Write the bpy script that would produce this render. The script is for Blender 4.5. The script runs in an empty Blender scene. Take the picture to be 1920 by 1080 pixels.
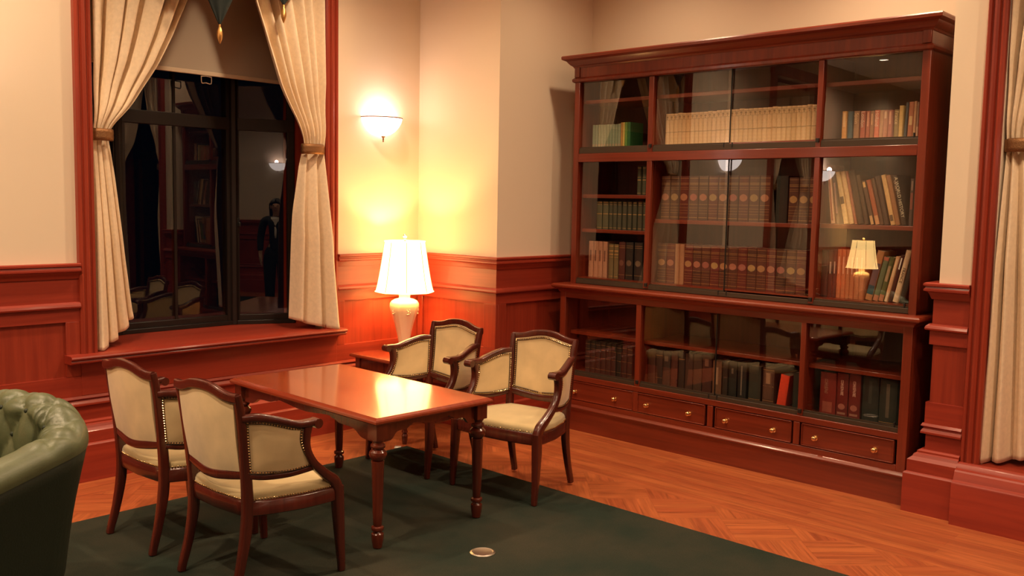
import bpy, math, random
from mathutils import Vector, Matrix
random.seed(7)
PI = math.pi
sc = bpy.context.scene
COL = sc.collection

# ------------------------------------------------------------------ camera
cam_d = bpy.data.cameras.new('camera')
cam_d.sensor_width = 36.0
cam_d.lens = 1757.28 / 1920 * 36.0
cam_d.clip_start = 0.05
cam = bpy.data.objects.new('camera', cam_d)
COL.objects.link(cam)
FW = Vector((0.72592966, 0.6816567, -0.09148924))
RT = Vector((0.68564429, -0.72770358, 0.018423))
UP = Vector((0.05401889, 0.07610287, 0.99563563))
cam.matrix_world = Matrix(((RT.x, UP.x, -FW.x, 0.0), (RT.y, UP.y, -FW.y, 0.0), (RT.z, UP.z, -FW.z, 1.65), (0, 0, 0, 1)))
sc.camera = cam

# ------------------------------------------------------------------ world, exposure
sc.view_settings.view_transform = 'Standard'
sc.view_settings.look = 'None'
sc.view_settings.gamma = 1.0
sc.view_settings.use_curve_mapping = False
sc.view_settings.exposure = 0.09
world = bpy.data.worlds.new('night')
sc.world = world
world.use_nodes = True
world.node_tree.nodes['Background'].inputs[0].default_value = (0.002, 0.003, 0.006, 1)
world.node_tree.nodes['Background'].inputs[1].default_value = 0.3

CEIL = 3.6
WARM = (1.0, 0.72, 0.45)

def light(name, kind, loc, energy, color, radius=0.06, size=None, blend=0.8, aim=None):
    l = bpy.data.lights.new(name, kind)
    l.energy = energy
    l.color = color
    l.shadow_soft_size = radius
    if kind == 'SPOT':
        l.spot_size = math.radians(size)
        l.spot_blend = blend
    o = bpy.data.objects.new(name, l)
    o.location = loc
    if aim is not None:
        o.rotation_euler = (Vector(aim) - Vector(loc)).to_track_quat('-Z', 'Y').to_euler()
    COL.objects.link(o)
    return o

DOWN = [(3.6, 2.9), (3.5, 4.6), (0.8, 3.2), (1.7, 4.7), (-0.5, 3.5), (-1.0, 4.75), (-2.9, 4.85), (3.8, 0.9), (1.2, -0.2), (-0.4, -0.8), (3.0, -1.6), (0.2, -1.8)]
DOWN += [(4.95, 2.25), (4.95, 3.75), (4.3, 0.3)]
for (x, y) in DOWN:
    light('downlight_lamp', 'SPOT', (x, y, CEIL - 0.03), (95 if y < 3 else 50) if x > 4.9 else (230 if y in (3.2, 3.5) else 112), WARM, 0.055, 150, 0.9)

# ------------------------------------------------------------------ mesh helpers
class MB:
    def __init__(s):
        s.v = []; s.f = []; s.m = []; s.cur = 0
    def add(s, vs, fs):
        b = len(s.v)
        s.v += [tuple(p) for p in vs]
        s.f += [tuple(b + i for i in f) for f in fs]
        s.m += [s.cur] * len(fs)
    def box(s, x0, y0, z0, x1, y1, z1):
        x0, x1 = sorted((x0, x1)); y0, y1 = sorted((y0, y1)); z0, z1 = sorted((z0, z1))
        s.add([(x0, y0, z0), (x1, y0, z0), (x1, y1, z0), (x0, y1, z0), (x0, y0, z1), (x1, y0, z1), (x1, y1, z1), (x0, y1, z1)],
              [(0, 3, 2, 1), (4, 5, 6, 7), (0, 1, 5, 4), (1, 2, 6, 5), (2, 3, 7, 6), (3, 0, 4, 7)])
        return s
    def prism(s, pts, fn, a, b):
        n = len(pts)
        s.add([fn(p, a) for p in pts] + [fn(p, b) for p in pts],
              [tuple(range(n))[::-1], tuple(range(n, 2 * n))] + [(i, (i + 1) % n, n + (i + 1) % n, n + i) for i in range(n)])
        return s
    def lathe(s, prof, c=(0, 0, 0), n=24, cap=True):
        vs = []
        for (r, z) in prof:
            for k in range(n):
                a = 2 * PI * k / n
                vs.append((c[0] + r * math.cos(a), c[1] + r * math.sin(a), c[2] + z))
        fs = []
        for i in range(len(prof) - 1):
            for k in range(n):
                fs.append((i * n + k, i * n + (k + 1) % n, (i + 1) * n + (k + 1) % n, (i + 1) * n + k))
        if cap:
            fs.append(tuple(range(n))[::-1])
            fs.append(tuple((len(prof) - 1) * n + k for k in range(n)))
        s.add(vs, fs)
        return s
    def rings(s, rings, closed=True, cap=True):
        n = len(rings[0]); vs = [p for r in rings for p in r]; fs = []
        for i in range(len(rings) - 1):
            for k in range(n if closed else n - 1):
                fs.append((i * n + k, i * n + (k + 1) % n, (i + 1) * n + (k + 1) % n, (i + 1) * n + k))
        if cap and closed:
            fs.append(tuple(range(n))[::-1]); fs.append(tuple((len(rings) - 1) * n + k for k in range(n)))
        s.add(vs, fs)
        return s
    def bar(s, path, sizes, side=(0, 1, 0), sub=5, n=12, square=0.55):
        """a curved rail: path of points, sizes of (half width along side, half height) ; superellipse section"""
        P = [Vector(p) for p in path]
        if not isinstance(sizes, list): sizes = [sizes] * len(P)
        pts, sz = [], []
        for i in range(len(P) - 1):
            p0, p1, p2, p3 = P[max(i - 1, 0)], P[i], P[i + 1], P[min(i + 2, len(P) - 1)]
            for k in range(sub if i < len(P) - 2 else sub + 1):
                t = k / sub
                pts.append(0.5 * ((2 * p1) + (p2 - p0) * t + (2 * p0 - 5 * p1 + 4 * p2 - p3) * t * t + (3 * p1 - p0 - 3 * p2 + p3) * t ** 3))
                sz.append((sizes[i][0] * (1 - t) + sizes[i + 1][0] * t, sizes[i][1] * (1 - t) + sizes[i + 1][1] * t))
        rings = []
        S = Vector(side)
        for i, p in enumerate(pts):
            t = (pts[min(i + 1, len(pts) - 1)] - pts[max(i - 1, 0)]).normalized()
            a = (S - t * S.dot(t)).normalized(); b = t.cross(a)
            r = []
            for k in range(n):
                an = 2 * PI * (k + 0.5) / n
                c_, s_ = math.cos(an), math.sin(an)
                r.append(p + a * sz[i][0] * math.copysign(abs(c_) ** square, c_) + b * sz[i][1] * math.copysign(abs(s_) ** square, s_))
            rings.append(r)
        return s.rings(rings)
    def blob(s, c, r, n=8, m=5, flat=1.0):
        vs = []; fs = []
        for i in range(1, m):
            th = PI * i / m
            for k in range(n):
                a = 2 * PI * k / n
                vs.append((c[0] + r * math.sin(th) * math.cos(a), c[1] + r * math.sin(th) * math.sin(a), c[2] + r * flat * math.cos(th)))
        t = len(vs); vs += [(c[0], c[1], c[2] + r * flat), (c[0], c[1], c[2] - r * flat)]
        for i in range(m - 2):
            for k in range(n):
                fs.append((i * n + k, (i + 1) * n + k, (i + 1) * n + (k + 1) % n, i * n + (k + 1) % n))
        for k in range(n):
            fs.append((t, k, (k + 1) % n)); fs.append((t + 1, (m - 2) * n + (k + 1) % n, (m - 2) * n + k))
        s.add(vs, fs)
        return s
    def obj(s, name, mat, parent=None, loc=None, bevel=0, angle=35, sub=0, solid=0, rot=None):
        me = bpy.data.meshes.new(name)
        me.from_pydata(s.v, [], s.f)
        mats = mat if isinstance(mat, (list, tuple)) else [mat]
        for m in mats: me.materials.append(m)
        if len(mats) > 1:
            for p, i in zip(me.polygons, s.m): p.material_index = i
        me.polygons.foreach_set('use_smooth', [True] * len(me.polygons))
        me.update()
        me.set_sharp_from_angle(angle=math.radians(angle))
        o = bpy.data.objects.new(name, me)
        COL.objects.link(o)
        if parent is not None: o.parent = parent
        if loc is not None: o.location = loc
        if rot is not None: o.rotation_euler = rot
        if bevel:
            b = o.modifiers.new('bevel', 'BEVEL'); b.width = bevel; b.segments = 2; b.limit_method = 'ANGLE'; b.angle_limit = math.radians(40)
        if solid:
            b = o.modifiers.new('solid', 'SOLIDIFY'); b.thickness = solid; b.offset = 0
        if sub:
            b = o.modifiers.new('sub', 'SUBSURF'); b.levels = sub; b.render_levels = sub
        return o

def tag(o, label=None, cat=None, group=None, kind=None):
    if label: o['label'] = label
    if cat: o['category'] = cat
    if group: o['group'] = group
    if kind: o['kind'] = kind
    return o
def empty(name, loc, rz, label, cat, group=None):
    o = bpy.data.objects.new(name, None)
    COL.objects.link(o); o.location = loc; o.rotation_euler = (0, 0, rz); o.empty_display_size = 0.1
    return tag(o, label, cat, group)
def struct(o): o['kind'] = 'structure'; return o
def copy_tree(o, parent=None):
    c = o.copy(); COL.objects.link(c)
    if parent is not None: c.parent = parent
    for ch in [x for x in COL.objects if x.parent == o]:
        copy_tree(ch, c)
    return c

def sweep(mb, prof, pts, closed_prof=True):
    """moulding: prof of (out, z); pts the wall foot line, room on the right hand when walking"""
    P = [Vector((p[0], p[1])) for p in pts]
    rings = []
    for i, p in enumerate(P):
        dirs = []
        if i > 0: dirs.append((P[i] - P[i - 1]).normalized())
        if i < len(P) - 1: dirs.append((P[i + 1] - P[i]).normalized())
        ns = [Vector((d.y, -d.x)) for d in dirs]
        if len(ns) == 2:
            m = (ns[0] + ns[1]); m = m / (m.dot(ns[0]))
        else: m = ns[0]
        rings.append([(p.x + m.x * o, p.y + m.y * o, z) for (o, z) in prof])
    return mb.rings(rings, closed=closed_prof, cap=closed_prof)

# ------------------------------------------------------------------ materials
def new_mat(name):
    m = bpy.data.materials.new(name); m.use_nodes = True
    return m, m.node_tree.nodes, m.node_tree.links, m.node_tree.nodes['Principled BSDF']
def plain(name, col, rough=0.5, metal=0.0, coat=0.0, noise=0.0, nscale=20, bump=0.0, bscale=60, sheen=0.0, spec=0.5, emit=None, estr=0):
    m, n, l, b = new_mat(name)
    b.inputs['Base Color'].default_value = (*col, 1); b.inputs['Roughness'].default_value = rough
    b.inputs['Metallic'].default_value = metal; b.inputs['Coat Weight'].default_value = coat
    b.inputs['Coat Roughness'].default_value = 0.1; b.inputs['Sheen Weight'].default_value = sheen
    b.inputs['Specular IOR Level'].default_value = spec
    if emit: b.inputs['Emission Color'].default_value = (*emit, 1); b.inputs['Emission Strength'].default_value = estr
    tc = n.new('ShaderNodeTexCoord')
    if noise:
        t = n.new('ShaderNodeTexNoise'); t.inputs['Scale'].default_value = nscale; t.inputs['Detail'].default_value = 4
        l.new(tc.outputs['Object'], t.inputs['Vector'])
        r = n.new('ShaderNodeValToRGB')
        r.color_ramp.elements[0].position = 0.3; r.color_ramp.elements[1].position = 0.7
        r.color_ramp.elements[0].color = (*[c * (1 - noise) for c in col], 1); r.color_ramp.elements[1].color = (*[min(1, c * (1 + noise)) for c in col], 1)
        l.new(t.outputs['Fac'], r.inputs[0]); l.new(r.outputs[0], b.inputs['Base Color'])
    if bump:
        t = n.new('ShaderNodeTexNoise'); t.inputs['Scale'].default_value = bscale; t.inputs['Detail'].default_value = 3
        l.new(tc.outputs['Object'], t.inputs['Vector'])
        bm = n.new('ShaderNodeBump'); bm.inputs['Strength'].default_value = bump; bm.inputs['Distance'].default_value = 0.004
        l.new(t.outputs['Fac'], bm.inputs['Height']); l.new(bm.outputs[0], b.inputs['Normal'])
    return m
def wood(name, dark, lightc, axis, rough=0.3, coat=0.3, coat_r=0.12, scale=1.0, bump=0.06):
    m, n, l, b = new_mat(name)
    tc = n.new('ShaderNodeTexCoord'); mp = n.new('ShaderNodeMapping')
    sv = [38 * scale] * 3; sv['xyz'.index(axis)] = 1.6 * scale
    mp.inputs['Scale'].default_value = sv
    l.new(tc.outputs['Object'], mp.inputs['Vector'])
    t = n.new('ShaderNodeTexNoise'); t.inputs['Scale'].default_value = 1.0; t.inputs['Detail'].default_value = 5; t.inputs['Distortion'].default_value = 0.6
    l.new(mp.outputs[0], t.inputs['Vector'])
    t2 = n.new('ShaderNodeTexNoise'); t2.inputs['Scale'].default_value = 0.18; t2.inputs['Detail'].default_value = 2
    l.new(mp.outputs[0], t2.inputs['Vector'])
    mx = n.new('ShaderNodeMath'); mx.operation = 'MULTIPLY_ADD'; mx.inputs[1].default_value = 0.55
    l.new(t.outputs['Fac'], mx.inputs[0])
    m2 = n.new('ShaderNodeMath'); m2.operation = 'MULTIPLY'; m2.inputs[1].default_value = 0.45
    l.new(t2.outputs['Fac'], m2.inputs[0]); l.new(m2.outputs[0], mx.inputs[2])
    r = n.new('ShaderNodeValToRGB')
    r.color_ramp.elements[0].position = 0.36; r.color_ramp.elements[1].position = 0.62
    r.color_ramp.elements[0].color = (*dark, 1); r.color_ramp.elements[1].color = (*lightc, 1)
    l.new(mx.outputs[0], r.inputs[0]); l.new(r.outputs[0], b.inputs['Base Color'])
    b.inputs['Roughness'].default_value = rough; b.inputs['Coat Weight'].default_value = coat; b.inputs['Coat Roughness'].default_value = coat_r
    bm = n.new('ShaderNodeBump'); bm.inputs['Strength'].default_value = bump; bm.inputs['Distance'].default_value = 0.002
    l.new(t.outputs['Fac'], bm.inputs['Height']); l.new(bm.outputs[0], b.inputs['Normal'])
    return m

PD, PL = (0.24, 0.023, 0.011), (0.34, 0.039, 0.017)
panel_x = wood('panelling_x', PD, PL, 'x', 0.42, 0.12)
panel_y = wood('panelling_y', PD, PL, 'y', 0.42, 0.12)
panel_z = wood('panelling_z', (0.22, 0.022, 0.010), (0.33, 0.040, 0.016), 'z', 0.42, 0.12)
BD, BL = (0.13, 0.018, 0.007), (0.22, 0.032, 0.012)
case_y = wood('bookcase_y', BD, BL, 'y', 0.3, 0.3)
case_z = wood('bookcase_z', BD, BL, 'z', 0.3, 0.3)
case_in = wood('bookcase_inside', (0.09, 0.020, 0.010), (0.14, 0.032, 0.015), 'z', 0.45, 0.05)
chair_w = wood('chair_mahogany', (0.055, 0.009, 0.006), (0.10, 0.016, 0.009), 'z', 0.26, 0.5, 0.12)
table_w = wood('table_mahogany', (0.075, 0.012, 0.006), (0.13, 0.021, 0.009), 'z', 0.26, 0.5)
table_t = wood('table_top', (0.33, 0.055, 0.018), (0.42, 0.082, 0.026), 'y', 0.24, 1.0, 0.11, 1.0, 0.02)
table_e = wood('table_edge', (0.20, 0.028, 0.010), (0.28, 0.042, 0.014), 'y', 0.25, 0.6)
wall_m = plain('wall_plaster', (0.80, 0.67, 0.52), 0.8, spec=0.2)
ceil_m = plain('ceiling_plaster', (0.82, 0.76, 0.68), 0.9)
curtain_m = plain('curtain_cloth', (0.84, 0.68, 0.49), 0.85, noise=0.06, nscale=45, bump=0.25, bscale=220, sheen=0.2, spec=0.15)
blind_m = plain('blind_cloth', (0.50, 0.42, 0.33), 0.9, bump=0.1, bscale=300, spec=0.1)
blindbar_m = plain('blind_bar', (0.72, 0.58, 0.42), 0.6)
frame_m = plain('window_aluminium', (0.014, 0.010, 0.009), 0.4, 0.2)
gold = plain('gold_braid', (0.75, 0.45, 0.16), 0.3, 1.0, bump=0.6, bscale=260)
bronze = plain('bronze_band', (0.27, 0.135, 0.06), 0.5, 0.8, bump=0.7, bscale=180)
brass = plain('brass', (0.80, 0.55, 0.28), 0.22, 1.0)
steel = plain('steel', (0.75, 0.68, 0.6), 0.3, 1.0)
black_m = plain('black_plastic', (0.012, 0.011, 0.010), 0.4)
trackm = plain('door_track', (0.060, 0.040, 0.026), 0.4, 0.2)
swag_m = plain('dark_green_cloth', (0.009, 0.016, 0.015), 0.9, bump=0.3, bscale=200)
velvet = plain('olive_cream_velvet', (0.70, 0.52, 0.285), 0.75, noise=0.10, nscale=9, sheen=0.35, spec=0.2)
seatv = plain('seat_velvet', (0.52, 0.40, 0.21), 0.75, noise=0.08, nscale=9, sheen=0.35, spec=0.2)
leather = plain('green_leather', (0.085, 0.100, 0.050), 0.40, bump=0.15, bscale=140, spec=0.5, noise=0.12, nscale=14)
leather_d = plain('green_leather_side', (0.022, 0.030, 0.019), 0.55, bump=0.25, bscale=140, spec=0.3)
porcelain = plain('cream_porcelain', (0.85, 0.70, 0.52), 0.25, coat=0.6)
paper_m = plain('page_paper', (0.62, 0.50, 0.34), 0.9, noise=0.1, nscale=200)
fringe = plain('white_tag', (0.85, 0.82, 0.75), 0.6)

def carpet():
    m, n, l, b = new_mat('green_carpet')
    tc = n.new('ShaderNodeTexCoord')
    t = n.new('ShaderNodeTexNoise'); t.inputs['Scale'].default_value = 2.2; t.inputs['Detail'].default_value = 5
    t2 = n.new('ShaderNodeTexNoise'); t2.inputs['Scale'].default_value = 240; t2.inputs['Detail'].default_value = 2
    for x in (t, t2): l.new(tc.outputs['Object'], x.inputs['Vector'])
    r = n.new('ShaderNodeValToRGB'); r.color_ramp.elements[0].position = 0.35; r.color_ramp.elements[1].position = 0.68
    r.color_ramp.elements[0].color = (0.026, 0.036, 0.028, 1); r.color_ramp.elements[1].color = (0.050, 0.047, 0.034, 1)
    l.new(t.outputs['Fac'], r.inputs[0])
    mx = n.new('ShaderNodeMix'); mx.data_type = 'RGBA'; mx.blend_type = 'MULTIPLY'; mx.inputs[0].default_value = 0.5
    l.new(r.outputs[0], mx.inputs[6])
    r2 = n.new('ShaderNodeValToRGB'); r2.color_ramp.elements[0].color = (0.45, 0.45, 0.45, 1); r2.color_ramp.elements[0].position = 0.3; r2.color_ramp.elements[1].position = 0.7
    l.new(t2.outputs['Fac'], r2.inputs[0]); l.new(r2.outputs[0], mx.inputs[7]); l.new(mx.outputs[2], b.inputs['Base Color'])
    b.inputs['Roughness'].default_value = 1; b.inputs['Specular IOR Level'].default_value = 0.05
    bm = n.new('ShaderNodeBump'); bm.inputs['Strength'].default_value = 0.6; bm.inputs['Distance'].default_value = 0.003
    l.new(t2.outputs['Fac'], bm.inputs['Height']); l.new(bm.outputs[0], b.inputs['Normal'])
    return m

def parquet():
    m, n, l, b = new_mat('parquet')
    tc = n.new('ShaderNodeTexCoord')
    C1, C2, CM = (0.44, 0.122, 0.038, 1), (0.35, 0.080, 0.026, 1), (0.24, 0.055, 0.016, 1)
    def brick(rot, w, h, off, loc=(0, 0, 0)):
        mp = n.new('ShaderNodeMapping'); mp.inputs['Rotation'].default_value = (0, 0, math.radians(rot)); mp.inputs['Location'].default_value = loc
        l.new(tc.outputs['Object'], mp.inputs['Vector'])
        t = n.new('ShaderNodeTexBrick'); t.offset = off; t.offset_frequency = 2; t.squash = 1
        t.inputs['Scale'].default_value = 1; t.inputs['Brick Width'].default_value = w; t.inputs['Row Height'].default_value = h
        t.inputs['Mortar Size'].default_value = 0.0009; t.inputs['Mortar Smooth'].default_value = 0.3; t.inputs['Bias'].default_value = 0.0
        t.inputs['Color1'].default_value = C1; t.inputs['Color2'].default_value = C2; t.inputs['Mortar'].default_value = CM
        l.new(mp.outputs[0], t.inputs['Vector'])
        # grain along the strip
        g = n.new('ShaderNodeMapping'); g.inputs['Scale'].default_value = (2.5, 45, 1)
        l.new(mp.outputs[0], g.inputs['Vector'])
        gn = n.new('ShaderNodeTexNoise'); gn.inputs['Scale'].default_value = 1; gn.inputs['Detail'].default_value = 5; gn.inputs['Distortion'].default_value = 1.0
        l.new(g.outputs[0], gn.inputs['Vector'])
        rr = n.new('ShaderNodeValToRGB'); rr.color_ramp.elements[0].position = 0.3; rr.color_ramp.elements[1].position = 0.65
        rr.color_ramp.elements[0].color = (0.66, 0.6, 0.56, 1); rr.color_ramp.elements[1].color = (1.08, 1.08, 1.05, 1)
        l.new(gn.outputs['Fac'], rr.inputs[0])
        mx = n.new('ShaderNodeMix'); mx.data_type = 'RGBA'; mx.blend_type = 'MULTIPLY'; mx.inputs[0].default_value = 1
        l.new(t.outputs['Color'], mx.inputs[6]); l.new(rr.outputs[0], mx.inputs[7])
        return mx.outputs[2]
    A = brick(45, 0.32, 0.08, 0.0); B = brick(-45, 0.32, 0.08, 0.0); Cc = brick(90, 1.1, 0.07, 0.37); D = brick(0, 1.1, 0.07, 0.37)
    mp = n.new('ShaderNodeMapping'); mp.inputs['Rotation'].default_value = (0, 0, math.radians(45)); mp.inputs['Scale'].default_value = (1, 1, 0)
    l.new(tc.outputs['Object'], mp.inputs['Vector'])
    ck = n.new('ShaderNodeTexChecker'); ck.inputs['Scale'].default_value = 1 / 0.32
    l.new(mp.outputs[0], ck.inputs['Vector'])
    def mix(f, a, c):
        x = n.new('ShaderNodeMix'); x.data_type = 'RGBA'; l.new(f, x.inputs[0]); l.new(a, x.inputs[6]); l.new(c, x.inputs[7]); return x.outputs[2]
    base = mix(ck.outputs['Fac'], A, B)
    sp = n.new('ShaderNodeSeparateXYZ'); l.new(tc.outputs['Object'], sp.inputs[0])
    gx = n.new('ShaderNodeMath'); gx.operation = 'GREATER_THAN'; gx.inputs[1].default_value = 4.45; l.new(sp.outputs['X'], gx.inputs[0])
    gy = n.new('ShaderNodeMath'); gy.operation = 'GREATER_THAN'; gy.inputs[1].default_value = 5.12; l.new(sp.outputs['Y'], gy.inputs[0])
    base = mix(gx.outputs[0], base, Cc); base = mix(gy.outputs[0], base, D)
    l.new(base, b.inputs['Base Color'])
    b.inputs['Roughness'].default_value = 0.42; b.inputs['Coat Weight'].default_value = 0.15; b.inputs['Coat Roughness'].default_value = 0.3
    return m

def glass(name, f0, tint=(1, 1, 1)):
    m = bpy.data.materials.new(name); m.use_nodes = True
    n, l = m.node_tree.nodes, m.node_tree.links
    n.remove(n['Principled BSDF'])
    # reflectance of a pane, the same from both sides: f0 + (1 - f0) (1 - cos)^5
    ge = n.new('ShaderNodeNewGeometry'); dt = n.new('ShaderNodeVectorMath'); dt.operation = 'DOT_PRODUCT'
    l.new(ge.outputs['Incoming'], dt.inputs[0]); l.new(ge.outputs['Normal'], dt.inputs[1])
    def mth(op, a, b_):
        q = n.new('ShaderNodeMath'); q.operation = op
        for i, v in enumerate((a, b_)):
            if v is None: continue
            if isinstance(v, (int, float)): q.inputs[i].default_value = v
            else: l.new(v, q.inputs[i])
        return q.outputs[0]
    c1 = mth('SUBTRACT', 1.0, mth('ABSOLUTE', dt.outputs['Value'], None))
    fres = mth('ADD', mth('MULTIPLY', mth('POWER', c1, 5.0), 1 - f0), f0)
    t = n.new('ShaderNodeBsdfTransparent'); t.inputs[0].default_value = (*tint, 1)
    g = n.new('ShaderNodeBsdfGlossy'); g.inputs['Roughness'].default_value = 0.0
    mx = n.new('ShaderNodeMixShader')
    l.new(fres, mx.inputs[0]); l.new(t.outputs[0], mx.inputs[1]); l.new(g.outputs[0], mx.inputs[2])
    l.new(mx.outputs[0], n['Material Output'].inputs['Surface'])
    return m
case_glass = glass('cabinet_glass', 0.125, (0.96, 0.94, 0.90))
win_glass = glass('window_glass', 0.09, (0.8, 0.8, 0.8))
night_m = plain('night_street', (0.004, 0.004, 0.006), 1.0, spec=0.0)

# ------------------------------------------------------------------ the room
WY, PX, NY, BX, RX = 5.47, 4.76, 4.625, 5.78, 5.25      # window wall, pier face, niche return, niche back, right pier
LX, SY = -5.2, -3.3
mb = MB(); mb.box(LX - .2, SY - .2, -0.1, 6.6, 6.6, 0.0)
struct(mb.obj('floor', parquet()))
mb = MB(); mb.box(LX - .2, SY - .2, CEIL, 6.6, 6.6, CEIL + .1)
struct(mb.obj('ceiling', ceil_m))

T = 0.10
def wall(name, boxes, m=wall_m):
    mb = MB()
    for b in boxes: mb.box(*b)
    return struct(mb.obj(name, m))
W1L, W1R, W1B, W1T = 2.28, 3.885, 0.70, 3.3
W0L, W0R = -0.65, 0.40
wall('wall_left', [(LX, WY, 0, W0L, WY + T, CEIL), (W0L, WY, 0, W0R, WY + T, W1B), (W0L, WY, W1T, W0R, WY + T, CEIL), (W0R, WY, 0, W1L, WY + T, CEIL),
                   (W1L, WY, 0, W1R, WY + T, W1B), (W1L, WY, W1T, W1R, WY + T, CEIL), (W1R, WY, 0, PX, WY + T, CEIL)])
wall('wall_corner', [(PX, NY, 0, BX + T, WY + T, CEIL)])
wall('wall_right', [(BX, 1.77, 0, BX + T, NY, CEIL)])
wall('wall_pier', [(RX, 1.50, 0, BX + T, 1.77, CEIL)])
W2R, W2B = -0.05, 0.30
wall('wall_front', [(RX, W2R, 0, RX + T, 1.50, W2B - .03), (RX, W2R, 3.3, RX + T, 1.50, CEIL), (RX, SY, 0, RX + T, W2R, CEIL)])
wall('wall_back', [(LX, SY - T, 0, RX, SY, CEIL)])
wall('wall_side', [(LX - T, SY, 0, LX, WY, CEIL)])

# wainscot: one object per stretch, mouldings as sweeps
CAP = [(0, 1.255), (.052, 1.26), (.062, 1.254), (.062, 1.243), (.052, 1.238), (.055, 1.228), (.060, 1.224), (.060, 1.214), (.044, 1.208), (.036, 1.196), (.030, 1.178), (.026, 1.170), (0, 1.170)]
SEC = [(0, 1.036), (.030, 1.036), (.044, 1.024), (.048, 1.012), (.046, 1.004), (.030, 1.000), (0, 1.000)]
THI = [(0, .490), (.034, .490), (.040, .476), (.026, .466), (.034, .456), (.040, .444), (.040, .434), (.02, .430), (0, .430)]
BASE = [(0, .345), (.035, .345), (.048, .337), (.048, .327), (.060, .320), (.066, .306), (.078, .296), (.086, .288), (.086, .224), (.094, .220), (.100, .212), (.100, .0), (0, .0)]
BOARD_HI = [(0, 1.170), (.018, 1.170), (.018, 1.036), (0, 1.036)]
TOPRAIL = [(0, 1.0), (.026, 1.0), (.026, .924), (0, .924)]
BOTRAIL = [(0, .606), (.026, .606), (.026, .490), (0, .490)]
LOWBRD = [(0, .430), (.018, .430), (.018, .345), (0, .345)]
SHEET = [(0, .924), (.008, .924), (.008, .606), (0, .606)]
def wood_for(pts): return panel_x if abs(pts[1][0] - pts[0][0]) > abs(pts[1][1] - pts[0][1]) else panel_y
runs_hi = [('left', [(LX, WY), (W0L - .09, WY)]), ('middle', [(W0R + .09, WY), (2.19, WY)]), ('corner', [(3.98, WY), (PX, WY), (PX, NY), (BX, NY), (BX, NY - 0.12)]),
           ('pier', [(BX, 1.77), (RX, 1.77), (RX, 1.60)]), ('front', [(RX, W2R - .09), (RX, SY), (LX, SY), (LX, WY)])]
runs_lo = [('left', [(LX, WY), (PX, WY), (PX, NY), (BX, NY), (BX, NY - 0.12)]), ('pier', [(BX, 1.77), (RX, 1.77), (RX, 1.60)]), ('front', [(RX, W2R - .09), (RX, SY), (LX, SY), (LX, WY)])]
def edge_mat(pts, prof, name, objname):
    # split by direction so that the grain runs along each stretch, corners mitred by building whole then assigning materials
    mb = MB(); sweep(mb, prof, pts)
    n = len(prof)
    for i in range(len(pts) - 1):
        d = 0 if abs(pts[i + 1][0] - pts[i][0]) > abs(pts[i + 1][1] - pts[i][1]) else 1
        for k in range(n): mb.m[i * n + k] = d
    return struct(mb.obj(objname, [panel_x, panel_y], angle=25))
tn = [0]
def trim(pts, prof):
    tn[0] += 1
    return edge_mat(pts, prof, '', 'trim_%d' % tn[0])
for (nm, pts) in runs_hi:
    for prof in (CAP, SEC, BOARD_HI, TOPRAIL, BOTRAIL): trim(pts, prof)
for (nm, pts) in runs_lo:
    trim(pts, THI); trim(pts, LOWBRD)
    bb = edge_mat(pts, BASE, '', 'baseboard_' + nm)
# recessed panels (backing sheet, vertical grain) and stiles
def stile(mb, pts_wall, a, b, z0=.606, z1=.924, out=.026):
    (ax, x0, y0) = pts_wall
    if ax == 'x': mb.box(a, y0 - out, z0, b, y0, z1)
    else: mb.box(x0 - out, a, z0, x0, b, z1)
mb = MB()
mb.box(LX, WY - .008, .606, W0L - .09, WY, .924); mb.box(W0R + .09, WY - .008, .606, 2.19, WY, .924); mb.box(3.98, WY - .008, .606, PX, WY, .924)
mb.box(PX - .008, NY - .008, .606, PX, WY, .924); mb.box(PX, NY - .008, .606, BX, NY, .924); mb.box(RX - .010, 1.60, .606, RX, 1.78, .924)
mb.box(RX, 1.77, .606, BX, 1.778, .924)
mb.box(LX, SY, .606, RX, SY + .008, .924); mb.box(LX, SY, .606, LX + .008, WY, .924); mb.box(RX - .008, SY, .606, RX, W2R - .09, .924)
struct(mb.obj('trim_90', panel_z))
mb = MB()
for (a, b) in ((2.11, 2.19), (1.16, 1.24), (.44, .52), (3.98, 4.05), (4.66, 4.735), (-.83, -.75), (-2.2, -2.12), (-3.2, -3.12)): stile(mb, ('x', 0, WY), a, b)
for (a, b) in ((4.599, 4.72), (5.385, 5.444)): stile(mb, ('y', PX, 0), a, b)
for (a, b) in ((4.76, 4.84), (5.55, 5.62)): stile(mb, ('x', 0, NY), a, b)
struct(mb.obj('trim_91', panel_z, bevel=.003))
# panel under the window
mb = MB(); mb.box(2.19, WY - .030, .490, 3.98, WY, .70); mb.box(W0L - .05, WY - .03, .49, W0R + .05, WY, .70)
struct(mb.obj('trim_92', panel_x, bevel=.003))

# curb in front of the second window
mb = MB()
BASE2 = [(-.25, .315), (.03, .315), (.045, .318), (.060, .313), (.072, .304), (.080, .290), (.100, .284), (.108, .276), (.122, .236), (.138, .230), (.147, .224), (.150, .215), (.150, .0), (-.25, .0)]
sweep(mb, BASE2, [(RX, 1.60), (RX, W2R - .1)])
for i in range(len(mb.m)): mb.m[i] = 1
struct(mb.obj('trim_93', [panel_x, panel_y], angle=25))

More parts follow.
